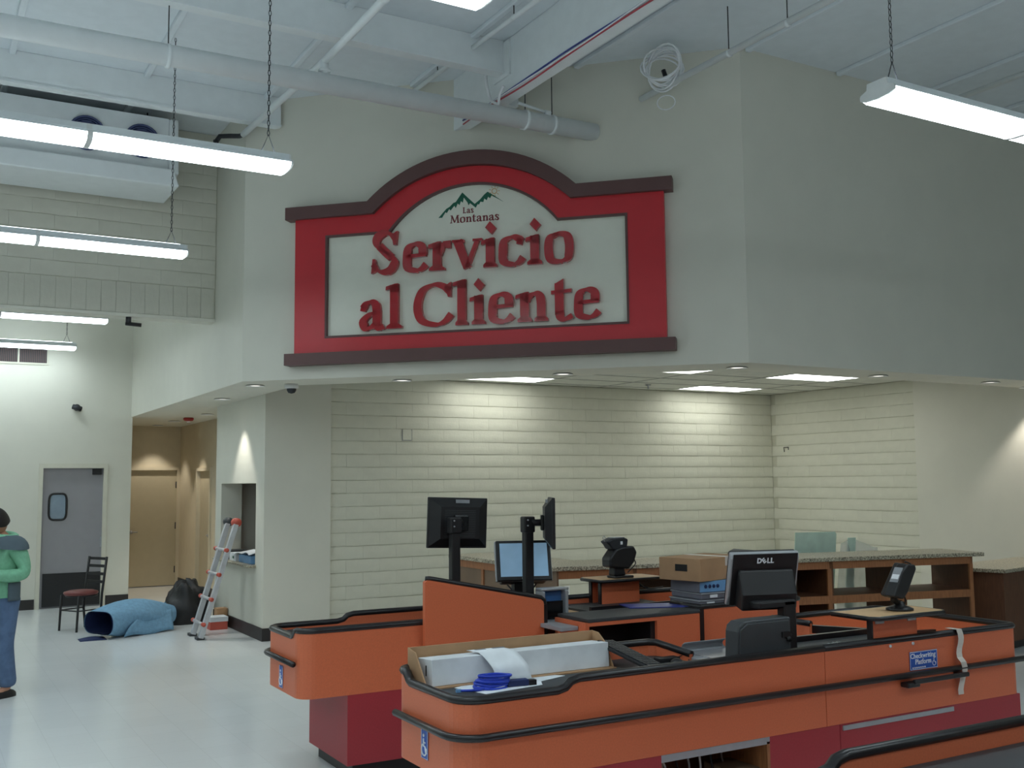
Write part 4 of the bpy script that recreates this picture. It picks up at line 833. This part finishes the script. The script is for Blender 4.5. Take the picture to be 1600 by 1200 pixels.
fr = MB(); fr.box(3.88, 4.10, 6.36, 6.44, 1.075, 1.095); fr.box(4.075, 4.10, 6.34, 6.44, .873, 1.075); fr.box(3.88, 3.905, 6.34, 6.44, .873, 1.075); part(fr, 'frame', 'alu', t, bevel=.006); part(box(3.905, 4.075, 6.40, 6.44, 1.0, 1.075), 'window', 'screen_blue', t); part(box(3.905, 4.075, 6.38, 6.44, .873, 1.0), 'lower_window', 'black_gloss', t)
t = thing('card_terminal', 'black payment scanner with a silver topped head on the far platform', 'card terminal', (4.9, 6.86, 1.08))
part(MB().box(4.84, 5.02, 6.80, 6.92, 1.08, 1.10), 'foot', 'black', t, bevel=.006); part(MB().prism_xz([(4.84, 1.10), (4.96, 1.10), (4.93, 1.20), (4.85, 1.20)], 6.82, 6.90), 'neck', 'black', t, bevel=.01)
part(MB().prism_xz([(4.79, 1.17), (4.86, 1.16), (4.98, 1.15), (5.03, 1.20), (5.06, 1.28), (5.03, 1.33), (4.92, 1.33), (4.85, 1.31), (4.79, 1.24)], 6.80, 6.92), 'body', 'black', t, bevel=.015); part(MB().prism_xz([(4.77, 1.37), (4.80, 1.34), (4.82, 1.31), (4.86, 1.30), (4.97, 1.33), (4.98, 1.385), (4.94, 1.40), (4.83, 1.395)], 6.81, 6.91), 'head', 'dark_metal', t, bevel=.01)
part(box(4.84, 4.95, 6.82, 6.90, 1.396, 1.402), 'head_top', 'alu', t); part(box(4.90, 4.92, 6.806, 6.811, 1.345, 1.37), 'label_patch', 'print_white', t); part(MB().tube(spline([(5.04, 6.84, 1.24), (5.06, 6.83, 1.19), (5.01, 6.82, 1.15), (4.98, 6.83, 1.12)]), .005, 6), 'cord', 'black', t)
part(MB().tube(spline([(4.78, 6.85, 1.37), (4.76, 6.85, 1.40), (4.775, 6.85, 1.415), (4.785, 6.85, 1.39)]), .003, 5), 'clip', 'alu', t)
ZB = .926
for k, (m_, nm, z0, z1, dx) in enumerate((('tray_grey', 'flat grey plastic tray with white labels at the bottom of the stack', ZB, ZB+.05, 0), ('tray_grey', 'flat grey plastic tray with white labels, second in the stack', ZB+.051, ZB+.10, .015))):
    t = thing('cash_tray', nm, 'tray', (5.28, 6.15, z0), group='stacked trays'); part(box(5.02+dx, 5.52+dx, 6.0, 6.35, z0, z1), 'body', m_, t, bevel=.008); part(box(5.014+dx, 5.526+dx, 5.994, 6.356, z1-.012, z1-.004), 'lip', 'grey_plastic', t, bevel=.003)
    for x in (5.08, 5.36): part(box(x+dx*2, x+.07+dx*2, 5.99, 5.996, z0+.012, z1-.016), 'label_sticker', 'print_white', t)
t = thing('display_box', 'pale blue box with four round holes on the grey trays', 'box', (5.28, 6.15, ZB+.101))
z0 = ZB+.102; part(box(5.03, 5.54, 6.01, 6.34, z0, z0+.08), 'body', 'tray_blue', t, bevel=.004); part(box(5.024, 5.030, 6.01, 6.34, z0, z0+.075), 'side', 'tray_grey', t)
for k in range(4): part(MB().cyl((5.085+.038*k, 6.011, z0+.042), (5.085+.038*k, 6.005, z0+.042), .0135, 14), 'round_hole', 'navy', t)
t = thing('carton', 'brown cardboard box with a black hand hole on top of the tray stack', 'box', (5.2, 6.2, z0+.081))
T = Matrix.Translation((5.24, 6.22, z0+.082)) @ Matrix.Rotation(radians(14), 4, 'Z'); part(MB().box(-.29, .29, -.19, .19, 0, .165, T), 'body', 'cardboard', t, bevel=.003); part(MB().box(-.292, -.289, -.07, .04, .07, .12, T), 'hand_hole', 'black', t); part(MB().box(.02, .09, -.192, .192, .10, .1665, T), 'packing_tape', 'tape', t)
t = thing('equipment_case', 'dark rounded device with silver rim standing behind the brown box', 'device', (5.65, 6.2, ZB)); part(MB().prism_xz([(5.58, ZB), (5.72, ZB), (5.72, 1.28), (5.67, 1.31), (5.61, 1.29), (5.58, 1.22)], 6.05, 6.36), 'body', 'dark_grey', t, bevel=.02, seg=3)
tag(part(MB().prism([(4.55, 6.22), (4.98, 6.05), (5.0, 6.30), (4.62, 6.45)], ZB, ZB+.006), 'folder', 'folder_blue', None), 'flat blue plastic folder on the dark deck of the second counter', 'folder')
t = thing('cable_tangle', 'thin black cables tangled on the far rim of the second counter', 'cable', (5.15, 6.95, .95)); part(MB().tube(spline([(4.85, 6.98, .965), (4.98, 6.99, .99), (5.1, 6.99, 1.04), (5.13, 6.99, .97), (5.17, 6.99, 1.03), (5.28, 6.98, .965), (5.45, 6.98, .97)]), .005, 6), 'cord', 'black', t); part(MB().tube(spline([(5.02, 6.98, .96), (5.12, 7.0, 1.0), (5.3, 6.98, .97)]), .004, 5), 'cord', 'black', t)

# ------------------------------------------------------------------ service counter with granite top
ang = math.atan2(-1.04, 4.63); T0 = Matrix.Translation((5.15, 8.16, 0)) @ Matrix.Rotation(ang, 4, 'Z')
def cp(t_, d): v = T0 @ Vector((t_, d, 0)); return (v.x, v.y)
ctop = [(5.08, 10.25), (5.08, 8.16), cp(0, -.03), cp(4.75, -.03), cp(4.75, .66), cp(.55, .66), (5.72, 8.75), (5.72, 10.25)]
tag(part(MB().prism(ctop, 1.03, 1.07), 'granite_worktop', 'granite', None, bevel=.006), 'long speckled granite worktop with an angle on the wooden service counter', 'worktop')
def shelf_unit(label, a, b, depth=.62, divider_left=True, shelf=.69, back=False, dark=None):
    t = thing('shelf_unit', label, 'cabinet', (T0 @ Vector((a, 0, 0)))[:], ang, 'open wooden shelf units under the granite worktop')
    L = b-a; part(MB().box(.0, L, 0, .022, .955, 1.03), 'top_rail', 'wood', t, local=True)
    part(MB().box(L-.02, L-.002, .0, depth, 0, 1.03), 'side_panel', 'wood_dark', t, local=True); part(MB().box(0, .018, .0, depth, 0, 1.03), 'side_panel', 'plywood' if a == 0 else 'wood_dark', t, local=True)
    part(MB().box(L-.045, L-.002, -.004, .018, 0, .955), 'face_stile', 'wood', t, local=True)
    if shelf: part(MB().box(.018, L-.02, .01, depth, shelf-.02, shelf), 'shelf', 'wood_dark', t, local=True); part(MB().box(.0, L-.045, -.003, .016, shelf-.075, shelf+.002), 'shelf_rail', 'wood', t, local=True)
    part(MB().box(.018, L-.02, depth-.02, depth, .93, 1.03), 'back_rail', 'wood_dark', t, local=True)
    part(MB().box(.0, L, .02, depth, .0, .09), 'plinth', 'wood_dark', t, local=True)
    if back: part(MB().box(.018, L-.02, depth-.03, depth-.02, .09, .93), 'back_panel', 'plywood', t, local=True)
    return t
shelf_unit('open wooden shelf unit at the angle of the granite counter, nothing below its rail', .0, .78, shelf=0)
shelf_unit('wooden shelf unit behind the stacked trays and brown box', .78, 1.86, back=True)
shelf_unit('wooden shelf unit behind the black register terminal', 1.86, 2.91, back=True)
shelf_unit('open backed wooden shelf unit through which green glass shows', 2.91, 3.77)
shelf_unit('open backed wooden shelf unit at the right end of the granite counter', 3.77, 4.62)
# return leg of the counter, plywood panels in a wood frame
t = thing('counter_return', 'plywood panelled counter leg in a light wood frame under the granite worktop', 'cabinet', (5.12, 9.2, 0))
part(box(5.13, 5.70, 8.86, 10.2, .0, .02), 'plinth', 'wood_dark', t); part(box(5.115, 5.14, 8.84, 10.22, .955, 1.03), 'top_rail', 'wood', t)
for y in (8.84, 9.52, 10.18): part(box(5.115, 5.14, y, y+.045, 0, .955), 'stile', 'wood', t)
for a, b in ((8.885, 9.52), (9.565, 10.18)): part(box(5.13, 5.138, a, b, .02, .955), 'panel', 'plywood', t)
part(box(5.14, 5.70, 10.20, 10.22, 0, 1.03), 'end_panel', 'wood_dark', t)
t = thing('low_counter', 'lower dark wood counter with a granite top beside the right drywall', 'cabinet', (10.9, 7.5, 0))
lo = [(10.17, 7.16), (11.83, 7.50), (11.83, 8.12), (9.98, 7.78)]; part(MB().prism(lo, .09, .83), 'body', 'wood_dark', t); part(MB().prism([(10.14, 7.11), (11.84, 7.45), (11.84, 8.15), (9.93, 7.80)], .83, .87), 'granite_top', 'granite', t, bevel=.005); part(MB().prism([(10.22, 7.22), (11.8, 7.54), (11.8, 8.0), (10.05, 7.75)], 0, .09), 'toe_kick', 'black', t)
# glass sheets leaning on the back of the counter
def pane(label, t_, w_, d, h, lean):
    o = T0 @ Vector((t_, d, .012)); t = thing('glass_sheet', label, 'glass sheet', o[:], ang, 'green glass sheets behind the counter')
    a = math.atan2(lean, h); T = Matrix.Rotation(a, 4, 'X'); part(MB().box(0, w_, 0, .012, 0, h, T), 'sheet', 'glass_green', t, local=True); return t
pane('wide green glass sheet leaning behind the granite counter, foremost', 3.06, .50, 1.02, 1.27, .16); pane('green glass sheet leaning behind the foremost sheet', 3.10, .50, 1.06, 1.25, .16); pane('narrow green glass sheet leaning farther along the granite counter', 3.72, .10, 1.02, 1.20, .16)
tag(part(MB().grid(lambda u, v: tuple(T0 @ Vector((3.62+.50*u, .88+.03*sin(9*u+4*v)+.10*(1-v), .10+1.04*v+.05*sin(5*u))), ), 12, 10), 'plastic_wrap', 'plastic_film', None), 'clear plastic wrap hanging around the narrow green glass sheet', 'plastic wrap')

# ------------------------------------------------------------------ left side: pass-through sill, ladder, chair, blanket, bag, boxes
tag(part(box(XB-.10, XB+.30, 12.60, 14.34, .842, .868), 'granite_sill', 'granite', None, bevel=.004), 'speckled granite sill of the pass-through window', 'sill')
t = thing('tissue_box', 'small white printed box on the pass-through sill', 'box', (3.74, 13.5, .869)); part(box(3.62, 3.80, 13.42, 13.72, .869, .97), 'body', 'box_white', t, bevel=.003); part(box(3.617, 3.62, 13.50, 13.56, .90, .93), 'green_mark', 'logo_green', t)
t = thing('dark_box', 'dark box behind the small white box on the pass-through sill', 'box', (3.8, 13.9, .869)); part(box(3.64, 3.86, 13.75, 14.10, .869, .985), 'body', 'dark_metal', t, bevel=.003)
tag(part(MB().grid(lambda u, v: (3.60+.28*v, 12.75+.75*u, .982+.02*sin(5*u)+.03*v+.015*sin(11*u+3*v)), 12, 4), 'paper_sheets', 'paper', None, solid=.004), 'crumpled white papers on top of boxes in the pass-through', 'paper')
tag(part(box(3.64, 3.84, 12.80, 13.34, .869, .965), 'glove_box', 'tray_blue', None, bevel=.004), 'pale blue box under the papers on the pass-through sill', 'box')

lad = thing('folding_ladder', 'aluminium folding ladder with red fittings leaning on the pass-through wall', 'ladder', (3.10, 13.05, 0))
def lpt(x, y, h): k = h/1.40; return Vector((x+.42*k, y, h))
for y, dx in ((12.83, 0), (12.905, .02), (13.22, .0), (13.295, .02)):
    a, b = lpt(3.05+dx, y, .02), lpt(3.05+dx, y+.0, 1.36); d = (b-a); T = frame(a, (0, 1, 0), d)
    part(MB().box(-.032, .032, 0, d.length, -.03, .03, T), 'rail', 'ladder_alu', lad, bevel=.006)
for k, h in enumerate((.18, .47, .76, 1.05)):
    a = lpt(3.03, 12.80, h); b = lpt(3.03, 13.36, h); rg = part(MB().tube([a, b], .02, 8), 'rung', 'ladder_alu', lad)
    for y in (12.82, 13.33): p = lpt(3.03, y, h); part(MB().cyl(p-Vector((0, .03, 0)), p+Vector((0, .03, 0)), .026, 10), 'red_collar', 'ladder_red', rg)
for y, m_ in ((12.875, 'ladder_red'), (13.255, 'dark_grey')):
    p = lpt(3.06, y, 1.38); part(MB().cyl(p-Vector((0, .05, 0)), p+Vector((0, .05, 0)), .055, 14), 'hinge', m_, lad)
for y in (12.84, 12.91, 13.22, 13.29): part(MB().box(3.01, 3.10, y-.03, y+.03, 0, .035), 'foot', 'dark_grey', lad, bevel=.006)
T = frame(lpt(3.012, 12.84, .30), (0, 1, 0), Vector((.42, 0, 1.40))); part(MB().box(-.019, .019, 0, .75, .036, .038, T), 'warning_label', 'print_white', lad); part(MB().box(-.012, .012, .1, .16, .038, .039, T), 'label_mark', 'ladder_red', lad)

t = thing('side_chair', 'dark metal ladder back chair with a maroon seat by the grey door', 'chair', (1.95, 14.60, 0), radians(30))
Z_ = .46
part(MB().lathe([(0, -.01), (.19, -.01), (.205, .01), (.20, .03), (.15, .045), (0, .05)], 28, Matrix.Translation((-.01, 0, Z_)) @ Matrix.Scale(1.06, 4, (1, 0, 0))), 'seat', 'vinyl_maroon', t, local=True)
part(MB().tube([(.19*cos(a), .18*sin(a), Z_-.02) for a in [2*pi*k/20 for k in range(20)]], .013, 6, closed=True), 'seat_frame', 'black', t, local=True)
for y in (-.17, .17):
    part(MB().tube([(-.19, y, 0), (-.17, y, Z_-.01)], .015, 8), 'leg', 'black', t, local=True); part(MB().tube([(.20, y, 0), (.17, y, .25), (.18, y, Z_), (.24, y, .92)], .016, 8), 'back_leg', 'black', t, local=True)
    part(MB().tube([(-.18, y, .26), (.175, y, .26)], .009, 6), 'stretcher', 'black', t, local=True)
part(MB().tube([(-.18, -.17, .26), (-.18, .17, .26)], .009, 6), 'stretcher', 'black', t, local=True)
for z in (.60, .70, .80, .895): x = .18+.06*(z-.46)/.46; part(MB().box(x-.008, x+.008, -.165, .165, z-.018, z+.018), 'back_slat', 'black', t, local=True)

bl = thing('moving_blanket', 'rolled light blue moving blanket with navy lining lying on the floor', 'blanket', (2.4, 13.9, 0))
def roll(r0, off):
    def f(u, v):
        a = 2*pi*u*1.0-.5*pi; ax = Vector((2.02, 13.62, 0)).lerp(Vector((2.92, 14.22, 0)), v); k = 1-.15*v+.10*sin(3.2*v); sw = .75*v
        ry = (r0-off)*k*1.35; rz = (r0-off)*k*(.78+.25*sin(pi*v)); z = .19*k+rz*sin(a+sw*.3)*1.0+.02*sin(3*a+6*v)
        return (ax.x+.5*ry*cos(a), ax.y-.83*ry*cos(a)+.02*sin(8*v+2*a), max(.006+off, z))
    return f
part(MB().grid(roll(.20, 0), 36, 24), 'outer_cloth', 'blanket', bl); part(MB().grid(roll(.20, .014), 36, 24), 'lining', 'navy', bl)
part(MB().grid(lambda u, v: (2.30+.66*u+.25*v*(1-u), 13.50+.34*u+.16*v, .012+.27*v**.8*(1-.12*u)+.012*sin(9*u+5*v)), 16, 8), 'folded_flap', 'blanket', bl, solid=.012)
part(MB().grid(lambda u, v: (1.80+.30*u, 13.48+.20*v, .008+.02*sin(3*u)*v), 6, 4), 'corner', 'navy', bl, solid=.008)
part(MB().grid(lambda u, v: (2.92+.06*(1-(2*v-1)**2)*sin(pi*u), 14.20+.40*(u-.5), .17+.17*(2*v-1)*sin(pi*u)*.95), 14, 8), 'rolled_end', 'blanket', bl)

def lump(cx, cy, sx, sy, h, seed, nu=28, nv=14):
    rnd = random.Random(seed); ph = [rnd.uniform(0, 6) for _ in range(6)]
    def f(u, v):
        a = 2*pi*u; e = pi/2*v; k = 1+.12*sin(3*a+ph[0])*cos(e)+.08*sin(5*a+4*e+ph[1])+.06*sin(9*e+2*a+ph[2])
        return (cx+sx*cos(a)*cos(e)**.7*k, cy+sy*sin(a)*cos(e)**.7*k, max(0.002, h*sin(e)*(1+.15*cos(a+ph[3])*cos(e))*k))
    return MB().grid(f, nu, nv)
tag(part(lump(3.27, 14.62, .30, .34, .52, 4), 'garment_bag', 'bag_black', None), 'black cloth bag slumped on the floor behind the ladder', 'bag')
t = thing('parts_box', 'small white and orange box on the floor behind the ladder', 'box', (3.45, 13.72, 0)); part(box(3.36, 3.58, 13.60, 13.82, 0, .10), 'body', 'ladder_red', t, bevel=.003); part(box(3.355, 3.585, 13.595, 13.825, .10, .16), 'lid', 'box_white', t, bevel=.003)
tag(part(box(3.50, 3.64, 13.84, 13.98, 0, .24), 'parts_box', 'cardboard', None, bevel=.003), 'small brown box between the black bag and the pass-through wall', 'box')

# ------------------------------------------------------------------ person
def skin(name, nodes, edges, m, parent, sub=2, label=None):
    me = bpy.data.meshes.new(name); me.from_pydata([n[:3] for n in nodes], edges, []); me.materials.append(M[m])
    o = bpy.data.objects.new(name, me); C.objects.link(o); o.parent = parent; WM[o] = WM[parent].copy()
    o.modifiers.new('skin', 'SKIN'); me.skin_vertices or me.attributes
    if not me.skin_vertices: bm = bmesh.new(); bm.from_mesh(me); bm.verts.layers.skin.verify(); bm.to_mesh(me); bm.free()
    for i, n in enumerate(nodes):
        sv = me.skin_vertices[0].data[i]; r = n[3]; sv.radius = r if isinstance(r, tuple) else (r, r); sv.use_root = (i == 0)
    o.modifiers['skin'].use_smooth_shade = True; md = o.modifiers.new('sub', 'SUBSURF'); md.levels = sub; md.render_levels = sub
    return o
pe = thing('person', 'person in a green fleece jacket and jeans looking down at a dark bag', 'person', (.72, 10.46, 0), radians(122))
# local frame: +y is where the person faces, +x their right
def mirror(n): return (-n[0],)+n[1:]
# one continuous body: trunk, neck, arms, legs
N = [(0, 0, .92, (.15, .11)), (0, .0, 1.08, (.135, .10)), (0, -.01, 1.24, (.15, .11)), (0, -.01, 1.34, (.12, .08)), (0, .0, 1.405, .05), (0, .035, 1.45, .05)]; E_ = [(0, 1), (1, 2), (2, 3), (3, 4), (4, 5)]
for s_ in (1, -1):
    b0 = len(N); N += [(s_*.15, -.01, 1.32, .065), (s_*.205, -.05, 1.20, .05), (s_*.235, -.06, 1.07, .042), (s_*.19, .08, 1.06, .038), (s_*.11, .22, 1.09, .028), (s_*.085, .27, 1.09, .03)]
    E_ += [(3, b0), (b0, b0+1), (b0+1, b0+2), (b0+2, b0+3), (b0+3, b0+4), (b0+4, b0+5)]
    l0 = len(N); N += [(s_*.09, 0, .84, .095), (s_*.10, .01, .66, .078), (s_*.105, .02, .47, .058), (s_*.11, .0, .28, .052), (s_*.115, -.02, .08, .038), (s_*.125, .10, .035, .035)]
    E_ += [(0, l0), (l0, l0+1), (l0+1, l0+2), (l0+2, l0+3), (l0+3, l0+4), (l0+4, l0+5)]
skin('body', N, E_, 'skin', pe)
jk = [(0, .0, .74, (.195, .145)), (0, .0, .95, (.195, .145)), (0, -.01, 1.18, (.19, .14)), (0, -.012, 1.31, (.155, .105)), (0, -.005, 1.39, .075)]; je = [(0, 1), (1, 2), (2, 3), (3, 4)]
for s_ in (1, -1):
    b0 = len(jk); jk += [(s_*.165, -.015, 1.315, .085), (s_*.215, -.05, 1.20, .075), (s_*.245, -.065, 1.07, .068), (s_*.19, .08, 1.06, .06), (s_*.125, .195, 1.085, .045)]; je += [(3, b0), (b0, b0+1), (b0+1, b0+2), (b0+2, b0+3), (b0+3, b0+4)]
jo = skin('fleece_jacket', jk, je, 'fleece', pe)
jn = [(0, 0, .98, (.165, .125))]; jne = []
for s_ in (1, -1):
    l0 = len(jn); jn += [(s_*.09, 0, .80, .115), (s_*.10, .01, .64, .096), (s_*.105, .02, .46, .080), (s_*.11, .0, .28, .078), (s_*.115, -.02, .07, .085)]; jne += [(0, l0), (l0, l0+1), (l0+1, l0+2), (l0+2, l0+3), (l0+3, l0+4)]
skin('jeans', jn, jne, 'denim', pe)
# shoulder yoke and side panels in grey, on the jacket
part(MB().grid(lambda u, v: (.268*cos(v*1.2)**.7*cos(2*pi*u), -.014+.172*cos(v*1.2)**.7*sin(2*pi*u), 1.305+.115*sin(v*1.2)-.02*abs(cos(2*pi*u))**2*(1-v)), 28, 5), 'shoulder_yoke', 'fleece_grey', jo, local=True)
part(MB().tube(spline([(.09*cos(a), -.01+.10*sin(a), 1.405+.015*cos(a)) for a in [2*pi*k/12 for k in range(13)]], 3), .032, 8), 'collar', 'fleece', jo, local=True)
for s_ in (1, -1): part(MB().grid(lambda u, v: (s_*(.188-.006*cos(6*u)), -.06+.12*u, .84+.16*v), 4, 4), 'side_panel', 'fleece_grey', jo, local=True, solid=.006)
# head with face, looking down
Hd = Matrix.Translation((0, .065, 1.53)) @ Matrix.Rotation(radians(-38), 4, 'X')
def head(u, v):
    a = 2*pi*u; e = pi*(v-.5); x = .073*cos(a)*cos(e)**.85 if cos(e) > 0 else 0; y = .092*sin(a)*(cos(e)**.85 if cos(e) > 0 else 0); z = .112*sin(e)
    if z < -.02: x *= 1-.9*(-z-.02)*3.2; y *= 1-.3*(-z-.02)*3
    if y > .05: y += .012*math.exp(-((x/.012)**2+((z+.012)/.022)**2))*1.6-.008*math.exp(-(((abs(x)-.03)/.014)**2+((z-.012)/.012)**2))
    return tuple(Hd @ Vector((x, y, z)))
part(MB().grid(head, 32, 24), 'head', 'skin', pe, local=True)
for s_ in (1, -1):
    part(MB().lathe([(0, .011), (.008, .007), (.011, 0)], 10, Hd @ Matrix.Translation((s_*.03, .074, .012)) @ Matrix.Rotation(-pi/2, 4, 'X')), 'eye', 'black_gloss', pe, local=True); part(MB().lathe([(0, .012), (.016, .008), (.024, 0)], 12, Hd @ Matrix.Translation((s_*.072, -.005, -.005)) @ Matrix.Rotation(s_*pi/2, 4, 'Y') @ Matrix.Scale(1.4, 4, (1, 0, 0))), 'ear', 'skin', pe, local=True)
part(MB().tube([Hd @ Vector((x, .083-abs(x)*.25, -.052)) for x in (-.022, 0, .022)], .005, 6), 'mouth', 'vinyl_maroon', pe, local=True)
def hair(u, v):
    a = 2*pi*u; e = pi/2*(1-v*1.35); fr = max(0, sin(a)); e = max(e, -.5+1.0*fr**1.5); c = max(cos(e), 0)**.8
    return tuple(Hd @ Vector((.086*cos(a)*c, -.006+.102*sin(a)*c, .008+.122*sin(e))))
part(MB().grid(hair, 32, 12), 'hair', 'hair', pe, local=True, solid=.008)
# hands: palm with five fingers each
for s_ in (1, -1):
    px, py, pz = s_*.085, .285, 1.09
    hn = [(px, py, pz, .026), (px-s_*.008, py+.045, pz-.008, .028)]; he = [(0, 1)]
    for k in range(4):
        ox = s_*(.024-.016*k); b0 = len(hn); ln = (.8, 1, 1.05, .9)[3-k]; hn += [(px-s_*.008+ox, py+.075*ln, pz-.012, .009), (px-s_*.012+ox, py+.10*ln, pz-.035, .008), (px-s_*.016+ox, py+.095*ln, pz-.058, .007)]; he += [(1, b0), (b0, b0+1), (b0+1, b0+2)]
    b0 = len(hn); hn += [(px-s_*.035, py+.03, pz+.002, .011), (px-s_*.052, py+.055, pz-.012, .009)]; he += [(0, b0), (b0, b0+1)]
    skin('hand', hn, he, 'skin', pe, 1)
    part(MB().grid(lambda u, v: (s_*.122+.043*cos(2*pi*u)*sin(pi/2*min(1, v*1.2)), .03+.13*sin(2*pi*u)*sin(pi/2*min(1, v*1.2)), .075*cos(pi/2*v)), 20, 6), 'shoe', 'black', pe, local=True)
bgm = Matrix.Translation((.72, 10.46, 0)) @ Matrix.Rotation(radians(122), 4, 'Z')
def bag(u, v):
    a = 2*pi*u; k = sin(pi*min(.999, max(.001, v)))**.45; p = bgm @ Vector((.0+.17*k*cos(a)*(1.15-.3*v), .265+.055*k*sin(a), .74+.30*v)); return tuple(p)
bgt = thing('shoulder_bag', 'black soft bag held in front of the green fleece jacket', 'bag', tuple(bgm @ Vector((0, .24, .74)))); part(MB().grid(bag, 24, 14), 'pouch', 'bag_black', bgt)
part(MB().tube([tuple(bgm @ Vector(p)) for p in spline([(.15, .26, 1.0), (.10, .30, 1.06), (-.10, .30, 1.06), (-.15, .26, 1.0)])], .012, 6), 'handle', 'black', bgt)

t = thing('wall_patch', 'small square painted-over box cover on the block back wall', 'cover plate', (5.53, YB-.01, 2.50))
part(MB().box(5.47, 5.59, YB-.016, YB-.008, 2.40, 2.53), 'cover', 'block', t, bevel=.002); e_ = MB(); e_.box(5.462, 5.47, YB-.012, YB-.006, 2.392, 2.538); e_.box(5.59, 5.598, YB-.012, YB-.006, 2.392, 2.538); e_.box(5.47, 5.59, YB-.012, YB-.006, 2.392, 2.40); part(e_, 'joint', 'grey_plastic', t)
t = thing('wall_hook', 'tiny bent metal hook on the right block wall', 'hook', (XR-.01, 12.0, 2.34))
part(MB().tube([(XR-.008, 12.08, 2.28), (XR-.02, 12.08, 2.35), (XR-.02, 11.98, 2.35), (XR-.02, 11.98, 2.31)], .006, 6), 'rod', 'dark_metal', t)
